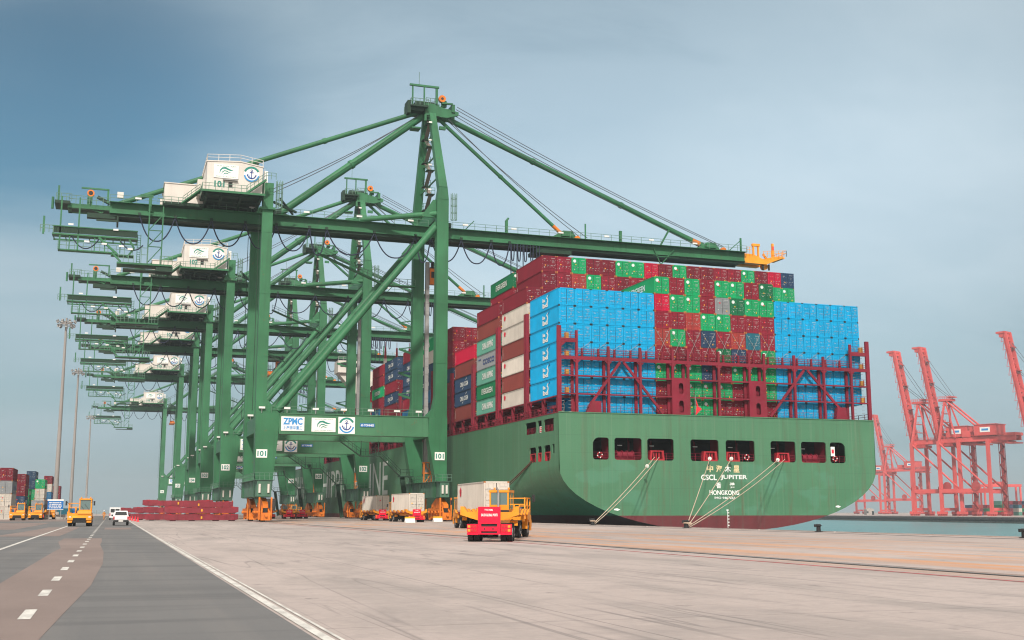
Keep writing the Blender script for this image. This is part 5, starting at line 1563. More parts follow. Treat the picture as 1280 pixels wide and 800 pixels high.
# lift shaft on the far waterside leg, cage and landing
mb = MB('steel'); mb.box(54.15, 54.85, FY - 1.2, FY - .5, 8.5, 48.5)
for k in range(26): mb.box(54.1, 54.9, FY - 1.25, FY - 1.15, 9 + k * 1.5, 9.08 + k * 1.5)
lift = C_(mb, 'lift_shaft')
mb = MB('orange'); mb.box(54.9, 56.1, FY - 1.5, FY - .2, 44.2, 47.2); mb.m('black'); mb.box(55.1, 55.9, FY - 1.52, FY - 1.5, 45.4, 46.6); mb.box(54.95, 56.05, FY - 1.4, FY - .3, 47.2, 47.5); mb.box(55.2, 55.7, FY - 1.2, FY - .6, 47.5, 48.6)
mb.build('lift_cage', lift)
mb = MB('orange')
for x in (54.0, 55.4):
    for y in (FY - 2.0, FY - .4): mb.box(x - .1, x + .1, y - .1, y + .1, 6.2, 10.6)
for z in (6.6, 8.6, 10.5):
    mb.box(53.9, 55.5, FY - 2.1, FY - 1.95, z - .1, z + .1); mb.box(53.9, 54.05, FY - 2, FY - .4, z - .1, z + .1); mb.box(55.35, 55.5, FY - 2, FY - .4, z - .1, z + .1)
mb.beam((54.0, FY - 2, 6.6), (55.4, FY - 2, 8.6), .12); mb.beam((55.4, FY - 2, 8.6), (54.0, FY - 2, 10.5), .12)
mb.build('lift_landing', lift)
# small brackets up the far waterside leg
mb = MB('crane_green')
for z in (22.5, 26.5, 31.0, 36.0, 41.5):
    mb.beam((XW0 - .1, FY, z), (XW0 - 2.4, FY, z + .7), .25, .4); mb.beam((XW0 - .1, FY, z + 1.1), (XW0 - 2.4, FY, z + .7), .2, .2)
mb.box(XW0 - 6, XW0, FY - 2.8, FY - 1.2, 43.2, 43.4); mb.beam((XW0 - 18.5, FY - 2, 48.5), (XW0 - 6, FY - 2, 43.4), .9, .3)
mb.m('rail_green'); mb.rail([(XW0 - 18.5, FY - 2.4, 48.6), (XW0 - 6, FY - 2.4, 43.5), (XW0, FY - 2.4, 43.5)], 1.1, 1.6, .04)
C_(mb, 'leg_walkway')
# access stair under the far portal beam down to the quay
mb = MB('crane_dark')
mb.beam((38.2, FY - 2.2, 14.2), (42.0, FY - 2.2, 11.6), .7, .16); mb.box(42.0, 45.6, FY - 2.7, FY - 1.7, 11.45, 11.6)
mb.beam((45.6, FY - 2.2, 11.6), (49.4, FY - 2.2, 8.0), .7, .16); mb.box(49.2, 51.8, FY - 3.0, FY - 1.4, 7.8, 8.0)
mb.rail([(38.2, FY - 2.6, 14.3), (42.0, FY - 2.6, 11.7), (45.6, FY - 2.6, 11.7), (49.4, FY - 2.6, 8.1), (51.8, FY - 2.6, 8.1)], 1.1, 1.0, .04)
mb.beam((49.8, FY - 2.4, 7.8), (51.0, FY - 2.4, .2), .9, .2)
for x in (42.2, 45.4): mb.box(x - .06, x + .06, FY - 2.2, FY - 2.1, 11.6, 14.3)
C_(mb, 'access_stair')
# signs on the near portal beam
PYF = -1.04
mb = MB('sign_white'); mb.box(25.6, 29.4, PYF - .05, PYF, 14.75, 17.1)
mb.m('sky_sign'); mb.flat(textgeo('ZPMC', .04), (25.6, PYF - .06, 14.75), OX, OZ, 3.2, 1.15, .3, 1.0); mb.flat(textgeo('上海振华重工', .02), (25.6, PYF - .06, 14.75), OX, OZ, 3.2, .62, .3, .2)
C_(mb, 'maker_sign')
mb = MB('sign_white'); mb.box(30.6, 34.6, PYF - .05, PYF, 14.7, 17.0)
wave_logo(mb, (31.5, PYF - .06, 15.15), OX, OZ, 2.3, 1.5)
mb.m('teal'); mb.flat(textgeo('SAUDI GLOBAL PORTS', .0), (30.6, PYF - .06, 14.7), OX, OZ, 3.0, .18, .5, 1.98); mb.flat(textgeo('SAUDI GLOBAL PORTS', .0), (30.6, PYF - .06, 14.7), OX, OZ, 3.0, .18, .5, .14)
C_(mb, 'wave_sign')
mb = MB('sign_white'); mb.box(35.05, 37.85, PYF - .05, PYF, 14.45, 17.25); anchor_logo(mb, (35.05, PYF - .06, 14.45), OX, OZ, 2.8); C_(mb, 'anchor_sign')
mb = MB('road_blue'); mb.box(38.75, 41.2, PYF - .05, PYF, 15.65, 16.25); mb.m('sign_white'); mb.flat(textgeo('65 TONNES', .03), (38.75, PYF - .06, 15.65), OX, OZ, 2.2, .36, .12, .12); C_(mb, 'load_sign')

def number_parts(root, num):
    for x, z, w, h in ((21.75, 10.3, 1.75, 1.35), (51.75, 10.3, 1.75, 1.35)):
        mb = MB('sign_white'); mb.box(x, x + w, -1.08, -1.02, z, z + h)
        mb.m('teal'); mb.flat(textgeo(num, .03), (x, -1.09, z), OX, OZ, w * .8, h * .66, w * .1, h * .17)
        mb.build('number_plate', root)
    mb = MB('teal'); mb.flat(textgeo(num, .03), (13.25, HY0 - .04, 54.75), OX, OZ, 1.65, 1.1)
    mb.build('house_number', root)
places = ['second in the row, just beyond the first', 'third in the row', 'fourth in the row, with an orange trolley showing', 'fifth in the row', 'last and smallest in the row']
others = []
for k in range(1, 6):
    c = copy_tree(crane, (0, CRANE_Y[k], 0), None, 'green gantry crane numbered 10%d, %s' % (k + 1, places[k - 1]))
    others.append(c)
number_parts(crane, '101')
for k, c in enumerate(others): number_parts(c, '10%d' % (k + 2))
def shift_trolley(root, dx):
    for o in COL.objects:
        if o.parent == root and o.name.startswith('trolley'): o.location.x += dx
for c, dx in zip(others, (24, 27, -30, 22, -50)): shift_trolley(c, dx)

# ------------------------------------------------------------------ vehicles (local +Y is forward, origin on the ground under the middle)
def wheel(par, x0, x1, y, r, name='wheel'):
    mb = MB('tyre'); n = 20
    mb.tube((x0, y, r), (x1, y, r), r, n)
    w = mb.build(name, par)
    mb = MB('steel'); s = x0 if abs(x0) > abs(x1) else x1; q = math.copysign(.02, s)
    mb.tube((s - q * 2, y, r), (s + q, y, r), r * .52, 12); mb.m('black'); mb.tube((s - q, y, r), (s + q * 2, y, r), r * .2, 8)
    mb.build('rim', w)
    return w
def build_tractor(label, loc, rz, group):
    t = thing('terminal_tractor', label, 'terminal tractor', loc, rz, group)
    mb = MB('black')
    for x in (-.48, .34): mb.box(x, x + .14, -2.5, 2.1, .68, .98)
    for y in (-2.3, -.6, .6, 1.9): mb.box(-.4, .4, y, y + .12, .70, .95)
    mb.box(-.7, .7, -1.75, -.75, 1.0, 1.16); mb.box(-1.2, -.6, -.5, .4, .45, .95); mb.tube((.62, -.45, .72), (.62, .55, .72), .26, 12); mb.tube((-.9, 1.55, .5), (.9, 1.55, .5), .1, 8); mb.tube((-.8, -1.3, .52), (.8, -1.3, .52), .13, 8)
    mb.build('chassis', t)
    mb = MB('yellow')
    mb.prism([(1.55, 1.18), (2.55, 1.18), (2.72, .98), (2.72, .72), (2.5, .55), (2.4, .98), (1.55, .98)], 'x', -1.28, 1.28)
    mb.box(-1.28, 1.28, .35, 2.5, 1.18, 1.42)
    mb.prism([(2.1, 1.42), (2.62, 1.42), (2.45, 1.72), (2.1, 1.78)], 'x', -1.24, .25)
    for x in (-1.28, .78): mb.box(x, x + .5, 2.05, 2.6, .42, .98)
    for x in (-1.3, .95): mb.box(x, x + .35, .9, 1.1, .55, 1.2)
    for x in (-1.28, .82): mb.box(x, x + .46, -2.4, -2.32, .8, 1.12)
    mb.box(-1.28, -.5, -.1, .35, 1.05, 1.5); mb.box(.3, 1.25, -.2, .35, 1.05, 1.55)
    mb.build('front_body', t)
    mb = MB('black'); mb.box(-.70, .70, 2.52, 2.76, .42, .95); 
    for k in range(4): mb.box(-.68, .68, 2.76, 2.775, .48 + k * .11, .52 + k * .11)
    mb.box(-1.2, .2, .40, 2.2, 1.42, 1.46); mb.build('grille', t)
    for x in (-1.08, 1.0):
        mb = MB('lamp_clear'); mb.box(x - .13, x + .13, 2.60, 2.74, 1.0, 1.13); mb.m('black').box(x - .16, x + .16, 2.58, 2.66, .97, 1.16); mb.build('headlight', t)
    # cab on the left-hand side
    mb = MB('yellow')
    cx0, cx1, cy0, cy1 = -1.22, .12, .45, 2.12
    mb.box(cx0, cx1, cy0, cy1, 1.46, 1.86)
    for x in (cx0, cx1 - .11):
        for y in (cy0, cy1 - .11): mb.box(x, x + .11, y, y + .11, 1.86, 2.98)
    mb.box(cx0 - .03, cx1 + .03, cy0 - .03, cy1 + .08, 2.98, 3.14)
    mb.box(cx0, cx0 + .06, 1.2, 1.3, 1.86, 2.98); mb.box(cx1 - .06, cx1, 1.2, 1.3, 1.86, 2.98)
    mb.box(cx0 + .11, cx1 - .11, cy0, cy0 + .05, 1.86, 2.15)
    cab = mb.build('cab', t)
    mb = MB('glass_cab')
    mb.box(cx0 + .11, cx1 - .11, cy1 - .06, cy1 - .04, 1.86, 2.98); mb.box(cx0 + .11, cx1 - .11, cy0 + .02, cy0 + .04, 2.15, 2.98)
    mb.box(cx0 + .02, cx0 + .04, cy0 + .11, cy1 - .11, 1.86, 2.98); mb.box(cx1 - .04, cx1 - .02, cy0 + .11, cy1 - .11, 1.86, 2.98)
    mb.build('window', cab)
    mb = MB('black'); mb.box(cx0 + .35, cx0 + .85, cy0 + .25, cy0 + .5, 1.87, 2.72); mb.beam((cx0 + .3, cy1 - .02, 1.9), (cx0 + .75, cy1 - .02, 2.5), .035); mb.beam((cx0 + .85, cy1 - .02, 1.9), (cx0 + 1.1, cy1 - .02, 2.3), .035)
    mb.build('wiper_and_seat', cab)
    for x in (cx0 + .2, cx1 - .15):
        mb = MB('lamp_amber'); mb.tube((x, 1.2, 3.14), (x, 1.2, 3.32), .07, 10); mb.m('black').tube((x, 1.2, 3.13), (x, 1.2, 3.18), .09, 10); mb.build('beacon', cab)
    for x in (-1.5, 1.5):
        mb = MB('black'); mb.box(x - .09, x + .09, 2.2, 2.28, 2.35, 2.85); mb.beam((x, 2.24, 2.8), (math.copysign(1.15, x), 2.1, 2.7 if x < 0 else 2.4), .04); mb.build('mirror', t)
    # walkway with handrail on the right
    mb = MB('yellow')
    mb.box(.25, 1.28, .36, 2.4, 1.42, 1.47)
    for p in ((1.22, .45), (1.22, 1.3), (1.22, 2.3), (.5, .45), (.5, 2.3)): mb.box(p[0] - .04, p[0] + .04, p[1] - .04, p[1] + .04, 1.47, 2.62 if p[0] > 1 else 2.2)
    for z in (2.58, 2.05): mb.box(1.19, 1.25, .45, 2.3, z, z + .06); mb.box(.25 if z > 2.1 else .5, 1.22, 2.27, 2.33, z, z + .06)
    mb.box(.2, 1.22, .42, .48, 2.15, 2.21); mb.box(.2, 1.22, .42, .48, 2.56, 2.62)
    mb.beam((1.22, .45, 2.2), (1.34, -.1, 1.2), .06); mb.beam((1.34, .45, 1.42), (1.34, 1.5, 1.42), .12, .5)
    mb.build('walkway_rail', t)
    mb = MB('steel'); mb.tube((-.55, .22, 1.2), (-.55, .22, 2.95), .075, 10); mb.tube((-.55, .22, 2.95), (-.62, .12, 3.3), .06, 10)
    mb.m('black'); mb.tube((-.55, .22, 1.3), (-.55, .22, 1.95), .13, 12); mb.box(-.95, .15, 0, .32, 1.45, 1.8); mb.build('exhaust', t)
    mb = MB('road_blue'); mb.box(.55, .9, .7, 1.2, 1.47, 2.0); mb.build('tank', t)
    for s in (-1, 1):
        wheel(t, s * 1.22, s * .88, 1.55, .53)
        wheel(t, s * 1.24, s * .94, -1.3, .53); wheel(t, s * .88, s * .58, -1.3, .53)
        mb = MB('black'); mb.prism([(-1.95, .95), (-1.7, 1.14), (-.9, 1.14), (-.65, .95), (-.68, .9), (-.92, 1.08), (-1.68, 1.08), (-1.92, .9)], 'x', s * .56, s * 1.27); mb.build('mudguard', t)
    return t
def build_trailer(label, loc, rz, group):
    """origin at the rear end, on the ground; +Y forward"""
    t = thing('container_trailer', label, 'trailer', loc, rz, group)
    mb = MB('yellow')
    for x in (-.5, .36): mb.box(x, x + .14, .15, 9.6, .98, 1.42)
    for x in (-.5, .36): mb.prism([(9.6, 1.02), (9.6, 1.42), (12.6, 1.42), (12.6, 1.22), (10.4, 1.2)], 'x', x, x + .14)
    for y in (.3, 2.6, 5.0, 7.4, 9.4, 12.2): mb.box(-1.2, 1.2, y, y + .22, 1.42, 1.58)
    mb.build('chassis_frame', t)
    # flared guides at the rear corners and along the sides
    for s in (-1, 1):
        mb = MB('yellow')
        mb.prism([(s * .42, 1.14), (s * 1.68, 1.52), (s * 1.68, 2.0), (s * 1.50, 2.0), (s * 1.28, 1.68), (s * .42, 1.68)], 'y', .20, .32)
        mb.prism([(s * 1.28, 1.60), (s * 1.68, 1.62), (s * 1.68, 1.98), (s * 1.56, 2.0)], 'y', .32, 1.6)
        for y in (3.4, 6.2, 9.0, 12.2):
            mb.prism([(s * .42, 1.14), (s * 1.5, 1.50), (s * 1.62, 1.86), (s * 1.50, 1.86), (s * 1.28, 1.6), (s * .42, 1.6)], 'y', y, y + .1)
            mb.prism([(s * 1.29, 1.52), (s * 1.50, 1.50), (s * 1.62, 1.86), (s * 1.54, 1.88)], 'y', y - .45, y + .55)
        mb.build('container_guide', t)
        mb = MB('deck_maroon'); mb.box(s * 1.05, s * 1.27, .35, 12.4, 1.44, 1.62) if s > 0 else mb.box(-1.27, -1.05, .35, 12.4, 1.44, 1.62); mb.build('side_rail', t)
    # red tail board with its writing
    mb = MB('veh_red')
    mb.box(-.64, .64, .02, .14, 1.02, 1.98)
    for x in (-.64, .46): mb.box(x, x + .18, .02, .14, .42, 1.02)
    mb.box(-.46, .46, .03, .13, .60, .86); mb.box(-.46, .46, .02, .14, .42, .50)
    mb.m('black'); mb.box(-.46, .46, .10, .16, .86, 1.0); mb.box(-.46, .46, .10, .16, .50, .60)
    for x in (-.26, .22): mb.tube((x, .02, .73), (x, .04, .73), .05, 8)
    mb.m('letter_white'); mb.flat(textgeo('TTR 74086', .02), (-.64, .012, 0), OX, OZ, .48, .10, .37, 1.75)
    mb.flat(textgeo('SAUDI GLOBAL PORTS', .03), (-.64, .012, 0), OX, OZ, .94, .15, .18, 1.44)
    mb.build('tail_board', t)
    mb = MB('veh_red'); mb.box(-1.28, -.64, .06, .18, .40, .50); mb.box(.64, 1.28, .06, .18, .40, .50); mb.box(-1.28, -.66, .10, .2, .52, 1.0); mb.box(.66, 1.28, .10, .2, .52, 1.0); mb.build('bumper', t)
    for s in (-1, 1):
        mb = MB('lamp_red')
        for k in range(3):
            for z in (.58, .80): 
                mb.m('lamp_amber' if k == (0 if s < 0 else 2) else 'lamp_red'); mb.box(s * .97 - .27 + k * .18, s * .97 - .27 + k * .18 + .15, .08, .10, z, z + .14)
        mb.build('tail_light', t)
        for y in (.85, 2.15):
            wheel(t, s * 1.27, s * .97, y, .52); wheel(t, s * .91, s * .61, y, .52)
    mb = MB('black'); mb.box(-.7, .7, .3, 2.8, .72, .96)
    for y in (.85, 2.15): mb.tube((-.9, y, .52), (.9, y, .52), .11, 8)
    for x in (-.75, .61): mb.box(x, x + .14, 8.6, 8.76, .25, 1.0); mb.box(x - .08, x + .22, 8.5, 8.86, .2, .25)
    mb.build('running_gear', t)
    return t
GT, GL = 'yellow terminal tractors on the quay', 'red-tailed yellow trailers on the quay'
trac0 = build_tractor('yellow terminal tractor pulling the empty trailer in the foreground, walkway rail on its right', (0, 0, 0), 0, GT)
trail0 = build_trailer('empty yellow trailer in the foreground with large red tail board', (0, 0, 0), 0, GL)
HA = math.atan2(24.64 - 20.4, 73.4 - 64.27)           # heading of the foreground rig, clockwise from +Y
def ahead(x, y, h, d): return (x + math.sin(h) * d, y + math.cos(h) * d, 0)
HA -= R(2)
trail0.location = (20.4, 64.3, 0); trail0.rotation_euler = (0, 0, -HA)
trac0.location = ahead(20.4, 64.3, HA, 12.0); trac0.rotation_euler = (0, 0, -HA - R(7))
def rig(x, y, h, what, box=None, first=False):
    copy_tree(trail0, (x, y, 0), -h, 'red-tailed yellow trailer ' + what, GL)
    copy_tree(trac0, ahead(x, y, h, 12.0), -h, 'yellow terminal tractor ' + what, GT)
    if box:
        p = ahead(x, y, h, .25 + CL / 2)
        container(p[0], p[1], 1.62, box[0], box[1], 'containers riding on the quay trailers', -h, box[2])
rig(33.9, 104.4, R(4.5), 'behind the foreground rig, under an off-white box', ('white', 'off-white container on the trailer just behind the foreground rig', 1.12))
rig(44.7, 177.8, 0, 'beside the waterside crane leg, right of two loaded ones', ('white', 'off-white container on a trailer beside the waterside leg of crane 101', 1.12))
rig(46.2, 209.0, 0, 'left of two loaded ones beneath crane 101', ('white', 'off-white container on a trailer, left of the pair beneath crane 101', 1.12))
rig(33.5, 268.0, 0, 'far back beyond the landside crane leg, loaded', ('grey', 'grey container on a far trailer right of the landside crane leg', 1.12))
rig(37.0, 262.0, R(6), 'empty, left of two under the far crane portals')
rig(40.8, 268.0, R(2), 'empty, right of two under the far crane portals')
# tractors on the road at the left, facing us
copy_tree(trac0, (-3.39, 145.5, 0), R(180) - R(1.5), 'yellow terminal tractor driving towards us on the asphalt road', GT)
copy_tree(trac0, (-16.4, 236.0, 0), R(180), 'yellow terminal tractor parked by white yard boxes, leftmost', GT)
copy_tree(trac0, (-14.2, 251.0, 0), R(180), 'yellow terminal tractor parked in front of a grey trailer box', GT)
container(-14.3, 263.0, 1.3, 'grey', 'grey container standing behind the parked yellow tractor by the yard', 'containers riding on the quay trailers', 0, 1.0)
copy_tree(trail0, (-14.3, 257.0, 0), 0, 'yellow trailer under the grey box beside the yard stacks', GL)
copy_tree(trac0, (-12.6, 268.0, 0), R(180), 'yellow terminal tractor behind the other parked ones, nearest the lamp mast', GT)

# white pickup
p = thing('pickup_truck', 'white crew-cab pickup driving away along the white line', 'pickup truck', (1.06, 151.5, 0), R(0), None)
mb = MB('car_white')
mb.prism([(-2.55, .55), (2.5, .55), (2.6, .75), (2.5, 1.02), (1.35, 1.12), (-2.6, 1.10), (-2.62, .75)], 'x', -.88, .88)
b = .80
vs = [(-.86, -.75, 1.12), (.86, -.75, 1.12), (.86, 1.5, 1.12), (-.86, 1.5, 1.12), (-.72, -.55, 1.74), (.72, -.55, 1.74), (.72, .75, 1.76), (-.72, .75, 1.76)]
mb.add(vs, [(4, 5, 6, 7), (0, 1, 5, 4), (1, 2, 6, 5), (2, 3, 7, 6), (3, 0, 4, 7)])
mb.box(-.88, .88, -2.62, -2.52, .72, 1.12); mb.box(-.88, -.80, -2.6, -.75, 1.08, 1.16); mb.box(.80, .88, -2.6, -.75, 1.08, 1.16)
mb.build('body', p)
mb = MB('glass_dark'); mb.add([(-.70, -.735, 1.2), (.70, -.735, 1.2), (.62, -.60, 1.64), (-.62, -.60, 1.64)], [(0, 1, 2, 3)])
for s in (-1, 1): mb.add([(s * .865, -.6, 1.18), (s * .865, 1.2, 1.18), (s * .745, .7, 1.66), (s * .745, -.5, 1.66)], [(0, 1, 2, 3)])
mb.build('window', p)
mb = MB('black'); mb.box(-.86, .86, -2.76, -2.62, .42, .66); mb.build('bumper', p)
mb = MB('sign_white'); mb.box(-.26, .26, -2.78, -2.765, .48, .62); mb.build('licence_plate', p)
for s in (-1, 1):
    mb = MB('lamp_red'); mb.box(s * .80 - .08, s * .80 + .08, -2.64, -2.6, .72, 1.08); mb.build('tail_light', p)
    mb = MB('black'); mb.box(s * 1.0 - .1, s * 1.0 + .1, .95, 1.05, 1.1, 1.3); mb.build('mirror', p)
    for y in (-1.55, 1.6): wheel(p, s * .90, s * .66, y, .37)
v = thing('van', 'white van far ahead on the road, left of the pickup', 'van', (0.55, 240.0, 0))
mb = MB('car_white'); mb.prism([(-2.6, .45), (2.6, .45), (2.7, .9), (2.0, 1.25), (1.4, 2.35), (-2.6, 2.4)], 'x', -.98, .98); mb.build('body', v)
mb = MB('glass_dark'); mb.box(-.8, -.06, -2.63, -2.605, 1.45, 2.1); mb.box(.06, .8, -2.63, -2.605, 1.45, 2.1); mb.build('window', v)
for s in (-1, 1):
    mb = MB('lamp_red'); mb.box(s * .88 - .08, s * .88 + .08, -2.63, -2.6, .8, 1.3); mb.build('tail_light', v)
    for y in (-1.6, 1.7): wheel(v, s * .96, s * .72, y, .36)

# person in an orange coverall
def person(loc, rz):
    J = dict(pel=(0, 0, .92), ch=(0, .02, 1.30), nk=(0, .03, 1.50), hd=(0, .05, 1.62), tp=(0, .05, 1.74),
             sl=(-.19, .02, 1.42), el=(-.25, -.12, 1.15), wl=(-.24, .02, .90), hl=(-.24, .08, .82),
             sr=(.19, .02, 1.42), er=(.25, .12, 1.15), wr=(.23, .26, .95), hr=(.23, .32, .89),
             tl=(-.10, 0, .88), kl=(-.11, .22, .50), al=(-.11, .12, .10), fl=(-.12, .32, .05),
             tr=(.10, 0, .88), kr=(.11, -.10, .48), ar=(.11, -.40, .14), fr=(.12, -.24, .04))
    rad = dict(pel=.15, ch=.17, nk=.07, hd=.10, tp=.07, sl=.075, el=.055, wl=.042, hl=.045, sr=.075, er=.055, wr=.042, hr=.045,
               tl=.095, kl=.068, al=.05, fl=.05, tr=.095, kr=.068, ar=.05, fr=.05)
    ks = list(J)
    ed = [('pel', 'ch'), ('ch', 'nk'), ('nk', 'hd'), ('hd', 'tp'), ('ch', 'sl'), ('sl', 'el'), ('el', 'wl'), ('wl', 'hl'), ('ch', 'sr'), ('sr', 'er'), ('er', 'wr'), ('wr', 'hr'),
          ('pel', 'tl'), ('tl', 'kl'), ('kl', 'al'), ('al', 'fl'), ('pel', 'tr'), ('tr', 'kr'), ('kr', 'ar'), ('ar', 'fr')]
    me = bpy.data.meshes.new('person'); me.from_pydata([J[k] for k in ks], [(ks.index(a), ks.index(b)) for a, b in ed], [])
    o = bpy.data.objects.new('person', me); COL.objects.link(o)
    m = o.modifiers.new('skin', 'SKIN')
    for i, k in enumerate(ks): me.skin_vertices[0].data[i].radius = (rad[k], rad[k] * (.75 if k in ('pel', 'ch') else 1))
    me.skin_vertices[0].data[0].use_root = True
    sub = o.modifiers.new('sub', 'SUBSURF'); sub.levels = 1; sub.render_levels = 1
    dg = bpy.context.evaluated_depsgraph_get()
    m2 = bpy.data.meshes.new_from_object(o.evaluated_get(dg)); bpy.data.objects.remove(o)
    m2.materials.clear()
    for k in ('coverall', 'skin', 'black'): m2.materials.append(M[k])
    for f in m2.polygons:
        c = f.center
        f.material_index = 1 if (c.z > 1.52 or (abs(c.x) > .19 and c.z < .93)) else 2 if c.z < .11 else 0
        f.use_smooth = True
    o = bpy.data.objects.new('person', m2); COL.objects.link(o)
    o.location = loc; o.rotation_euler = (0, 0, rz)
    tag(o, 'person in orange coverall and white helmet walking beside the lane line', 'person')
    mb = MB('sign_white')
    n = 12; prev = None
    rings = [(.135, 1.66), (.13, 1.72), (.10, 1.79), (.05, 1.82)]
    vs = [(r * math.cos(2 * math.pi * k / n), .05 + r * math.sin(2 * math.pi * k / n), z) for r, z in rings for k in range(n)]
    mb.add(vs, [(j * n + k, j * n + (k + 1) % n, (j + 1) * n + (k + 1) % n, (j + 1) * n + k) for j in range(3) for k in range(n)] + [tuple(range(3 * n, 4 * n))], True)
    mb.box(-.10, .10, .16, .24, 1.66, 1.68)
    mb.build('helmet', o)
person((-1.35, 232, 0), R(150))
# traffic cones along the white line
def cone(loc, label):
    t = thing('traffic_cone', label, 'traffic cone', loc, 0, 'red cones on the white line')
    mb = MB('cone_red'); mb.box(-.24, .24, -.24, .24, 0, .05); mb.tube((0, 0, .05), (0, 0, .85), .18, 14, .03); mb.build('cone', t)
    mb = MB('letter_white'); mb.tube((0, 0, .42), (0, 0, .56), .110, 14, .082); mb.build('band', t)
for (x, y), w in zip(((3.35, 238), (3.6, 226), (3.85, 213), (4.05, 201)), ('farthest of four, closest to the pickup', 'second of four from the far end', 'third of four, in front of the red racks', 'nearest of four, right at the end')):
    cone((x, y, 0), 'red traffic cone on the white line, ' + w)

# ------------------------------------------------------------------ stacked red flat racks
def flat_rack(loc, label, rz=0.0, ln_=12.2):
    t = thing('flat_rack', label, 'flat rack', loc, rz, 'red flat racks stacked on the quay')
    mb = MB('deck_maroon'); h = ln_ / 2
    for y in (-1.2, 1.02):
        mb.prism([(-h, .28), (-h + .5, .10), (h - .5, .10), (h, .28), (h, 1.02), (-h, 1.02)], 'y', y, y + .18)
        for k in range(9): mb.box(-h + .7 + k * (ln_ - 1.4) / 8 - .08, -h + .7 + k * (ln_ - 1.4) / 8 + .08, y - .05, y + .23, .16, 1.06)
        for k in (-1.5, 1.2): mb.box(k, k + .5, y - .03, y + .21, .12, .42)
    mb.box(-h + .02, h - .02, -1.02, 1.02, .62, .92)
    for s in (-1, 1):
        mb.box(s * (h - .12) - .14, s * (h - .12) + .14, -1.22, 1.22, .24, 1.12)
    mb.m('black')
    for x in (-h + 1.0, -2.0, 2.0, h - 1.4): mb.box(x, x + .9, -1.1, 1.1, -.02, .16)
    mb.box(-h + .6, h - .6, -1.0, -.9, .2, .5)
    mb.build('base', t)
    mb = MB('yellow_label'); mb.box(-.12, .12, -1.27, -1.25, .35, .75); mb.build('lashing_plate', t)
    for s in (-1, 1):
        mb = MB('deck_maroon'); mb.box(s * (h - 1.4) - 1.2, s * (h - 1.4) + 1.2, -1.1, 1.1, .92, 1.14); mb.m('ship_red_bright').box(s * (h - .9) - .3, s * (h - .9) + .3, -1.14, 1.14, 1.0, 1.18); mb.build('folded_end_wall', t)
    return t
for (x, y, z, nm) in ((14.5, 209, .06, 'bottom of the nearest stack'), (14.5, 209, 1.28, 'top of the nearest stack, right'), (9.8, 236, .06, 'bottom of the left stack'), (9.9, 236, 1.28, 'second layer of the left stack'),
                      (11.3, 223, 2.55, 'topmost one, left'), (14.9, 223, 2.30, 'topmost one, right, behind the nearest stack'), (11.5, 223, .06, 'bottom of the middle stack, mostly hidden'), (11.4, 223, 1.30, 'middle layer of the middle stack'),
                      (7.5, 280, .06, 'farthest stack, lower'), (7.5, 280, 1.28, 'farthest stack, upper')):
    flat_rack((x, y, z), 'dark red flat rack, ' + nm, R(rnd.uniform(-1, 1)))

# ------------------------------------------------------------------ high lamp masts, sign, fence, blocks
def lamp_mast(x, y, h, label):
    t = thing('lamp_mast', label, 'lamp mast', (x, y, 0), 0, 'tall lamp masts beside the road')
    mb = MB('mast_grey'); n = 6
    for k in range(n): mb.tube((0, 0, h * k / n), (0, 0, h * (k + 1) / n + .15), .56 - .32 * k / n, 16, .56 - .32 * (k + 1) / n)
    mb.build('pole', t)
    mb = MB('concrete_block'); mb.box(-1.3, 1.3, -1.3, 1.3, 0, .8); mb.box(-.9, .9, -.9, .9, .8, 1.5); mb.build('footing', t)
    mb = MB('steel'); mb.box(-.7, -.35, -1.0, -.6, .8, 2.6); mb.build('control_box', t)
    mb = MB('mast_grey')
    for z, r in ((h - .6, 1.9), (h, 1.4)):
        for k in range(16):
            a, b = R(22.5 * k), R(22.5 * k + 22.5); mb.beam((r * math.cos(a), r * math.sin(a), z), (r * math.cos(b), r * math.sin(b), z), .14)
        for k in range(4):
            a = R(90 * k); mb.beam((0, 0, z), (r * math.cos(a), r * math.sin(a), z), .12)
    mb.tube((0, 0, h), (0, 0, h + 1.0), .2, 8); mb.build('head_frame', t)
    for k in range(16):
        a = R(22.5 * k)
        up_ = k % 2
        mb = MB('steel'); c = Vector(((1.7 + .3 * up_) * math.cos(a), (1.7 + .3 * up_) * math.sin(a), h - .9 + 1.1 * up_)); d = Vector((math.cos(a), math.sin(a), 0)); s = Vector((-math.sin(a), math.cos(a), 0))
        mb.beam(c - s * .24, c + s * .24, .5, .4, up=(d.x * .6, d.y * .6, .8)); mb.m('lamp_clear'); mb.beam(c - s * .22 - Vector((0, 0, .22)) + d * .1, c + s * .22 - Vector((0, 0, .22)) + d * .1, .42, .04, up=(d.x * .6, d.y * .6, .8))
        mb.build('floodlight', t)
    return t
lamp_mast(-12.1, 282, 44.3, 'tall grey lamp mast with ring of floodlights, tallest and leftmost, behind the blue sign')
lamp_mast(-12.2, 388, 45.0, 'tall grey lamp mast with ring of floodlights, middle one of three')
lamp_mast(-11.6, 578, 45.0, 'tall grey lamp mast, rightmost and farthest of three beside the road')
t = thing('road_sign', 'blue sign with white lettering in front of the leftmost lamp mast', 'sign', (-10.95, 257, 0))
mb = MB('road_blue'); mb.box(-1.5, 1.5, -.06, 0, 2.05, 3.75); mb.m('sign_white'); mb.box(-1.55, 1.55, -.05, .02, 3.75, 4.05); mb.box(-1.55, 1.55, -.05, .02, 1.95, 2.05)
for row, (z, w) in enumerate(((3.3, 2.4), (2.95, 2.2), (2.6, 2.5), (2.25, 2.2))):     # rows too small to read in the photograph
    x = -w / 2
    while x < w / 2 - .1:
        q = rnd.choice((.12, .16, .2)); mb.box(x, min(x + q, w / 2), -.07, -.061, z, z + .2); x += q + rnd.choice((.05, .05, .14))
mb.build('panel', t)
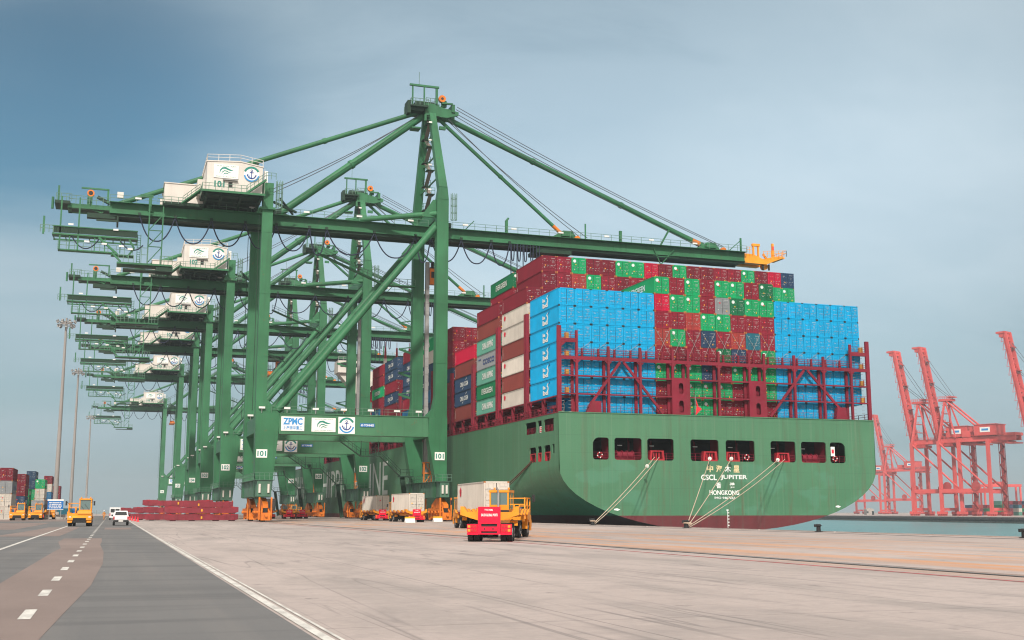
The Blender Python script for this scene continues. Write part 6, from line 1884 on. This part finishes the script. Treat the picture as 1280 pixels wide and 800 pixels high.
for x in (-1.1, 1.1):
    mb = MB('steel'); mb.box(x - .06, x + .06, .02, .14, 0, 3.9); mb.build('post', t)
for k, (x, y) in enumerate(((-13.2, 262), (-9.9, 259), (-8.6, 262), (-15.0, 266))):
    t = thing('concrete_barrier', 'grey concrete block at the foot of the lamp mast, %s from left' % ('second', 'third', 'fourth', 'first')[k], 'concrete block', (x, y, 0), R(10 * k), 'concrete blocks round the lamp mast')
    mb = MB('concrete_block'); mb.prism([(-.45, 0), (.45, 0), (.4, .3), (.22, .55), (.2, 1.0), (-.2, 1.0), (-.22, .55), (-.4, .3)], 'x', -.9, .9); mb.build('block', t)
t = thing('mesh_fence', 'long low grey mesh fence closing off the far end of the road', 'fence', (0, 432, 0))
for k in range(17):
    x = -27 + k * 2.0; mb = MB('steel'); mb.box(x - .05, x + .05, -.05, .05, 0, 2.05); mb.build('post', t)
mb = MB('steel')
k = -27.0
for z in (.25, .6, .95, 1.3, 1.65, 2.0): mb.box(-27, 5, -.02, .02, z - .025, z + .025)
while k < 5: mb.box(k - .018, k + .018, -.015, .015, .2, 2.0); k += .28
mb.build('mesh_panel', t)
def barrier(loc, label):
    t = thing('road_barrier', label, 'barrier', loc, R(4), 'white and yellow barriers by the crane leg')
    mb = MB('sign_white'); mb.prism([(-.35, 0), (.35, 0), (.3, .25), (.16, .4), (.14, .62), (-.14, .62), (-.16, .4), (-.3, .25)], 'x', -.75, .75); mb.build('block', t)
    mb = MB('yellow_label'); mb.box(-.76, .76, -.15, .15, .62, .86); mb.build('cap', t)
barrier((42.4, 173.0, 0), 'white barrier block with yellow top in front of the right loaded trailer')
barrier((49.4, 183.0, 0), 'white barrier block with yellow top beside the orange crane bogie')

# ------------------------------------------------------------------ container yard at the left
GY = 'containers stacked in the yard'
def yard(x, y, cols, where, base=0, rz=0.0):
    for k, ch_ in enumerate(cols):
        container(x, y + CL / 2, (base + k) * 2.6, KEY[ch_], '%s container %s, %s from the ground' % (CC[KEY[ch_]][1], where, ORD[base + k]), GY, rz)
yard(-20.6, 258, 'WWYM', 'in the leftmost tall yard stack')
yard(-23.4, 258, 'RMRN', 'at the picture edge behind the leftmost stack')
yard(-20.9, 300, 'RNMM', 'in the second yard stack topped with maroon')
yard(-23.5, 300, 'RMRU', 'in the second yard row, one column farther left')
yard(-22.4, 362, 'GGGNN', 'in the third yard stack, navy over green')
yard(-22.9, 345, 'DGG', 'in the green stack before navy boxes')
yard(-19.2, 350, 'TWWG', 'in the fourth yard stack with green on top')
yard(-21.9, 385, 'RWWW', 'in the yard behind the green-topped stack')
yard(-20.2, 410, 'RMSWM', 'in the fifth yard stack beside the lamp mast')
yard(-18.8, 440, 'MRRR', 'in the sixth yard stack right of the mast')
container(-12.6, 345, 0.0, 'petrol', 'petrol blue container alone on the ground between two lamp masts', GY, R(90), .95)

# ------------------------------------------------------------------ bollards and mooring ropes
def bollard(x, y, label, big=1.0):
    t = thing('bollard', label, 'bollard', (x, y, 0.0), R(-20), 'mooring bollards along the quay edge')
    mb = MB('black'); s = big
    mb.tube((0, 0, 0), (0, 0, .06), .42 * s, 16); mb.tube((0, 0, .06), (0, 0, .55 * s), .24 * s, 14, .22 * s); mb.tube((0, 0, .55 * s), (0, 0, .66 * s), .24 * s, 14, .36 * s); mb.tube((0, 0, .66 * s), (0, 0, .82 * s), .36 * s, 14, .22 * s)
    mb.build('post', t)
    mb = MB('black'); mb.box(-.42 * s, .05 * s, -.18 * s, .18 * s, .52 * s, .80 * s); mb.build('horn', t)
BX = QX - 1.0
B1, B2, B3 = (BX, 134.5), (BX, 109.5), (BX, 196.0)
bollard(*B1, 'dark bollard holding the left pair of stern ropes')
bollard(*B2, 'dark bollard where four stern ropes meet at the quay edge')
bollard(BX, 85.5, 'dark bollard with no rope, left of the two bare ones', .8)
bollard(BX, 62.0, 'dark bollard with no rope at right, nearest us', .75)
bollard(*B3, 'dark bollard on the quay edge beside the hull, behind the trucks')
bollard(BX, 160.0, 'dark bollard beside the ship\'s stern corner, right of the foreground tractor')
def rope(a, b, sag, label, mat='rope', r=.052, disc=None):
    a, b = Vector(a), Vector(b)
    t = thing('mooring_rope', label, 'mooring rope', b, 0, 'mooring ropes from ship to quay')
    mb = MB(mat); n = 16
    mb.path([a.lerp(b, k / n) - b - Vector((0, 0, sag * 4 * (k / n) * (1 - k / n))) for k in range(n + 1)], r, 6)
    mb.build('line', t)
    mb = MB(mat)
    for k in range(12):
        p, q = R(30 * k), R(30 * k + 30); mb.tube((.31 * math.cos(p), .31 * math.sin(p), .42), (.31 * math.cos(q), .31 * math.sin(q), .42), r * 1.3, 6)
    mb.build('eye', t)
    if disc is not None:
        mb = MB('sign_white'); p = a.lerp(b, disc) - b - Vector((0, 0, sag * 4 * disc * (1 - disc))); d = (b - a).normalized()
        mb.tube(p - d * .04, p + d * .04, .28, 18, .25); mb.build('rat_guard', t)
ry = SY + .1
rope((73.0, ry, 9.3), (*B1, .1), .25, 'pale mooring rope to the left bollard, upper of its pair', disc=.14)
rope((73.7, ry, 9.3), (BX + .2, B1[1] + .1, .05), .45, 'pale mooring rope to the left bollard, lower of its pair')
rope((81.9, ry, 9.45), (*B2, .1), .15, 'pale mooring rope crossing left of the ship\'s name, steepest of four', disc=.03)
rope((85.5, ry, 9.5), (BX + .1, B2[1], .1), .2, 'pale mooring rope crossing the first letters of the ship\'s name', disc=.03)
rope((93.3, ry, 9.35), (BX + .2, B2[1] + .1, .12), .3, 'pale mooring rope to the far right opening, upper of its pair', disc=.02)
rope((94.3, ry, 9.3), (BX + .25, B2[1] - .1, .05), .5, 'pale mooring rope to the far right opening, lower of its pair')
rope((SX0 - .02, 163.0, 9.0), (*B3, .1), .9, 'brown mooring rope from the side openings down behind the loaded trailer', 'rope_brown', .09)
rope((SX0 - .02, 162.6, 9.0), (BX + .1, B3[1], .05), 1.2, 'brown mooring rope beside the other one below the side openings', 'rope_brown', .07)

# ------------------------------------------------------------------ far shore
FZ = -1.6
mb = MB('concrete')
shore = [(430, 300), (447, 430), (459, 508), (476, 600), (507, 757), (545, 1000), (700, 1900), (3000, 1900), (3000, 300)]
mb.add([(x, y, FZ) for x, y in shore], [tuple(range(len(shore)))])
mb.m('wall')
for (xa, ya), (xb, yb) in zip(shore[:-3], shore[1:-2]): mb.add([(xa, ya, WZ - .9), (xb, yb, WZ - .9), (xb, yb, FZ), (xa, ya, FZ)], [(0, 1, 2, 3)])
tag(mb.build('far_quay'), kind='structure')
pts = [Vector((x, y, 0)) for x, y in shore[:6]]
prev = None; d = 0; k = 0
wall_pts = []
for a, b in zip(pts[:-1], pts[1:]):
    n = int((b - a).length / 5.2)
    for i in range(n): wall_pts.append(a.lerp(b, i / n))
for q in wall_pts:
    if not (380 < q.y < 900): continue
    k += 1
    t = thing('tyre_fender', 'black rubber fender on the far quay wall, one of the long row', 'fender', (q.x - .5, q.y, FZ - 1.3), R(8), 'rubber fenders on the far quay wall')
    mb = MB('tyre')
    if k == 1:
        mb.tube((-.1, -1.7, 0), (-.1, 1.7, 0), 1.05, 12); fm = mb.build('fender_tube', t).data
    else:
        o = bpy.data.objects.new('fender_tube', fm); COL.objects.link(o); o.parent = t

def red_crane(label, loc, rz, scale, group):
    t = thing('harbour_crane', label, 'harbour crane', loc, rz, group); t.scale = (scale,) * 3
    b = 'rail_red'
    W2 = 8.0
    for x in (0, 30):
        for y in (-W2, W2):
            mb = MB(b); mb.beam((x, y, 2.5), (x, y, 43), 1.7, 1.7, up=(0, 1, 0)); mb.build('leg', t)
            mb = MB(b); mb.box(x - .9, x + .9, y - 4.5, y + 4.5, 1.0, 2.6)
            for q in (-3.4, -1.2, 1.2, 3.4): mb.m('far_dark'); mb.box(x - .7, x + .7, y + q - .8, y + q + .8, .1, 1.2)
            mb.build('bogie', t)
    for y in (-W2, W2):
        mb = MB(b); mb.box(0, 30, y - .8, y + .8, 13.2, 15.4); mb.build('portal_beam', t)
        mb = MB(b); mb.tube((30, y, 14.5), (0, y, 42), .55, 8); mb.build('diagonal_brace', t)
    for x in (0, 30):
        mb = MB(b); mb.box(x - .7, x + .7, -W2, W2, 12.6, 14.4); mb.box(x - .7, x + .7, -W2, W2, 3.0, 4.6); mb.box(x - .7, x + .7, -W2, W2, 40.5, 42.5); mb.build('tie_beam', t)
    mb = MB(b)
    for y in (-3.0, 3.0): mb.box(-2.5, 44, y - .6, y + .6, 42.0, 44.6)
    k = 0
    while k < 44: mb.box(k, k + .5, -3, 3, 43.4, 44.2); k += 7
    mb.rail([(-2, -4.2, 44.6), (44, -4.2, 44.6)], 1.2, 3, .09); mb.rail([(-2, 4.2, 44.6), (44, 4.2, 44.6)], 1.2, 3, .09)
    g = mb.build('girder', t)
    mb = MB(b); mb.box(37, 44, -5, 5, 40.2, 40.8); mb.box(38, 44.5, -4.6, 4.6, 44.6, 46.2); mb.m('far_dark'); mb.box(-2, 6, -4.4, 4.4, 40.0, 41.6); mb.box(30, 40, -5.2, 5.2, 40.8, 41.8); mb.build('platform', g)
    # raised boom: truss of two chords pairs
    a = R(80.5); dirv = Vector((-math.cos(a), 0, math.sin(a))); nrm = Vector((-math.sin(a), 0, -math.cos(a)))
    h = Vector((-2.6, 0, 43.4)); ln_ = 57
    mb = MB(b)
    for y in (-2.6, 2.6):
        p0 = h + Vector((0, y, 0)); mb.beam(p0, p0 + dirv * ln_, 1.1, 2.3, up=nrm)
    for k in range(1, 12):
        p = h + dirv * (ln_ * k / 12); mb.beam(p + Vector((0, -2.6, 0)), p + Vector((0, 2.6, 0)), .5)
        q = h + dirv * (ln_ * (k + 1) / 12); s_ = 2.6 if k % 2 else -2.6; mb.beam(p + Vector((0, -s_, 0)), q + Vector((0, s_, 0)), .28)
        for y in (-2.6, 2.6): mb.beam(p + Vector((0, y, 0)) + nrm * 1.2, p + Vector((0, y, 0)) + nrm * 3.0, .2); mb.beam(p + Vector((0, y, 0)) + nrm * 3.0, q + Vector((0, y, 0)) + nrm * 1.2, .2)
    mb.rail([h + Vector((0, -3.6, 0)) + dirv * 2, h + Vector((0, -3.6, 0)) + dirv * ln_], .6, 3, .08)
    tip = h + dirv * ln_
    mb.box(tip.x - 4.5, tip.x + .8, -3.4, 3.4, tip.z - .6, tip.z + .5); mb.box(tip.x - 3.0, tip.x + .5, -3.0, 3.0, tip.z - 2.6, tip.z - .6)
    bo = mb.build('raised_boom', t)
    mb = MB('far_dark')
    for f in (.36, .62, .85): p = h + dirv * (ln_ * f); mb.box(p.x + .2, p.x + 2.4, -2.4, 2.4, p.z - .3, p.z + .2)
    mb.build('boom_fittings', bo)
    mb = MB(b)
    for y in (-3.2, 3.2):
        mb.beam((0, y * 2.2, 43), (2.2, y * .7, 67), 1.2, 1.2, .9, .9, up=(0, 1, 0)); mb.beam((9, y * 1.4, 44.6), (2.6, y * .7, 66), .7, .7, up=(0, 1, 0))
    for z in (49, 54, 59, 64): mb.box(.2, 2.6, -4 + (z - 43) * .1, 4 - (z - 43) * .1, z, z + .3); mb.rail([(.2, -3, z + .3), (2.6, -3, z + .3)], 1.2, 1.2, .08)
    mb.box(-1.5, 6.0, -3.2, 3.2, 66.4, 67.8); mb.box(3.5, 7.5, -2.5, 2.5, 68.4, 69.0); mb.rail([(-1.5, -3.2, 67.8), (7, -3.2, 67.8)], 1.4, 1.4, .09)
    mb.build('mast', t)
    mb = MB(b)
    for y in (-3, 3): mb.tube((3, y * .8, 66.6), (27.5, y, 45), .55, 8)
    mb.build('backstay', t)
    mb = MB('wire')
    for y in (-2, 2): mb.tube((5.5, y, 67.6), tuple(h + dirv * (ln_ * .62) + Vector((.8, y, 0))), .16, 5); mb.tube((6.5, y, 68.6), tuple(h + dirv * (ln_ * .9) + Vector((.8, y, 0))), .14, 5)
    mb.build('boom_rope', t)
    mb = MB(b); mb.box(21, 34, -5.4, 5.4, 45.2, 51.2); mb.box(20.6, 34.4, -5.8, 5.8, 51.2, 51.55)
    for k in range(8): mb.box(22 + k * 1.6, 22.08 + k * 1.6, -5.44, -5.4, 45.4, 51.4)
    ho = mb.build('machinery_house', t)
    mb = MB('sign_white'); mb.box(24.5, 30.5, -5.5, -5.45, 47, 49.8); mb.m('sky_sign'); mb.box(25.5, 29.5, -5.54, -5.5, 47.8, 49.0); mb.build('house_panel', ho)
    mb = MB(b); mb.box(12, 17, -3, 3, 44.8, 48.4); mb.build('electrical_house', t)
    mb = MB('far_dark'); z = 4.0; k = 0
    while z < 42:
        s = 1 if k % 2 else -1; mb.beam((31.6, 4.5 - 2.4 * s, z), (31.6, 4.5 + 2.4 * s, z + 3.4), 1.0, .3); mb.box(31.1, 32.2, 4.5 + 2.4 * s - .8, 4.5 + 2.4 * s + .8, z + 3.3, z + 3.5); z += 3.5; k += 1
    for y in (1.0, 8.0): mb.box(31.5, 31.8, y - .15, y + .15, 2, 43)
    mb.build('stair_tower', t)
    mb = MB('far_dark'); mb.tube((-1.4, -W2 + 3, 15.6), (-1.4, -W2 + 3.9, 15.6), 2.3, 20); mb.tube((22, -W2 - 1.4, 16.8), (22, -W2 - .8, 16.8), 2.6, 20); mb.build('cable_reel', t)
    return t
rv = Vector((math.cos(YAW), -math.sin(YAW), 0)); fv_ = Vector((math.sin(YAW), math.cos(YAW), 0))
def red_at(px, depth): return Vector((0, 0, 0)) + fv_ * depth + rv * ((px - 640) / 1476.0 * depth)
axis = rv * math.cos(R(50)) - fv_ * math.sin(R(50))
RZ = math.atan2(axis.y, axis.x)
GR = 'red cranes with raised booms across the water'
first = None
for px, dep, scl, lab in ((1187, 775, 1.13, 'red harbour crane across the water, the one with the white house panel, second from right'),
                          (1153, 795, 1.13, 'red harbour crane across the water with raised boom, third from right'),
                          (1301, 705, 1.13, 'red harbour crane at the right picture edge, mostly cut off'),
                          (1113, 1180, 1.0, 'smaller red harbour crane across the water, partly hidden by the ship'),
                          (1076, 1290, 1.0, 'faint red harbour crane farthest left across the water, mostly behind the stern')):
    c = red_at(px, dep)
    if first is None: first = red_crane(lab, (c.x, c.y, FZ), RZ, scl, GR)
    else:
        q = copy_tree(first, (c.x, c.y, FZ), RZ, lab); q.scale = (scl,) * 3
# far yard boxes and a yard gantry
k = 0
r2 = random.Random(5)
for px, dep, stack in ((1222, 860, 'NMB'), (1213, 900, 'RMN'), (1231, 880, 'BDR'), (1249, 850, 'BGDT'), (1259, 850, 'RMNR'), (1270, 850, 'TWPM'), (1281, 860, 'RGBN'), (1241, 890, 'MPD')):
    c = red_at(px, dep)
    for j, ch_ in enumerate(stack):
        container(c.x, c.y, FZ + j * 2.6 * 1.0, KEY[ch_], '%s container on the far shore, stack %s from left, %s from ground' % (CC[KEY[ch_]][1], ORD[k], ORD[j]), 'containers on the far shore', RZ + R(55), marks=False)
    k += 1
c = red_at(1252, 930)
t = thing('yard_gantry', 'pale red yard gantry straddling the containers on the far shore', 'yard gantry', (c.x, c.y, FZ), -YAW)
for x in (-14, 14):
    for y in (-4, 4):
        mb = MB('rail_red'); mb.box(x - .6, x + .6, y - .6, y + .6, 1.2, 22); mb.m('black'); mb.tube((x - .3, y - .9, .7), (x + .3, y - .9, .7), .7, 12); mb.tube((x - .3, y + .9, .7), (x + .3, y + .9, .7), .7, 12); mb.build('leg', t)
mb = MB('rail_red')
for y in (-4, 4): mb.box(-15, 15, y - .7, y + .7, 22, 24)
for x in (-14, 14): mb.box(x - .5, x + .5, -4, 4, 3, 4)
mb.build('top_beam', t)
mb = MB('rail_red'); mb.box(-6, 0, -4.5, 4.5, 24, 26); mb.build('trolley', t)
# low sheds and dark clutter along the far shore
for px, dep, w, h_, colr, lab in ((1086, 980, 6, 4.5, 'concrete_block', 'small pale shed between the legs of the far red cranes'),):
    c = red_at(px, dep)
    t = thing('shed', lab, 'shed', (c.x, c.y, FZ), -YAW)
    mb = MB(colr); mb.prism([(-w / 2, 0), (w / 2, 0), (w / 2, h_), (0, h_ + 1.2), (-w / 2, h_)], 'y', -4, 4); mb.build('walls', t)
    mb = MB('glass_dark'); mb.box(-3, -1.6, -4.05, -4.0, 1.5, 3); mb.box(1.2, 3, -4.05, -4.0, 0, 3.2); mb.build('window', t)

# ------------------------------------------------------------------ air
hm = bpy.data.materials.new('haze'); hm.use_nodes = True
ht = hm.node_tree; ht.nodes.clear()
ho_ = ht.nodes.new('ShaderNodeOutputMaterial'); pv = ht.nodes.new('ShaderNodeVolumePrincipled')
pv.inputs['Color'].default_value = (0.80, 0.90, 0.95, 1); pv.inputs['Density'].default_value = 0.00024; pv.inputs['Anisotropy'].default_value = 0.2
ht.links.new(pv.outputs[0], ho_.inputs['Volume'])
mb = MB(); mb.mats = [hm]
mb.box(-FAR - 200, FAR + 200, -600, FAR + 200, WZ - 2.0, 150)
hz_ = mb.build('haze'); tag(hz_, kind='stuff')
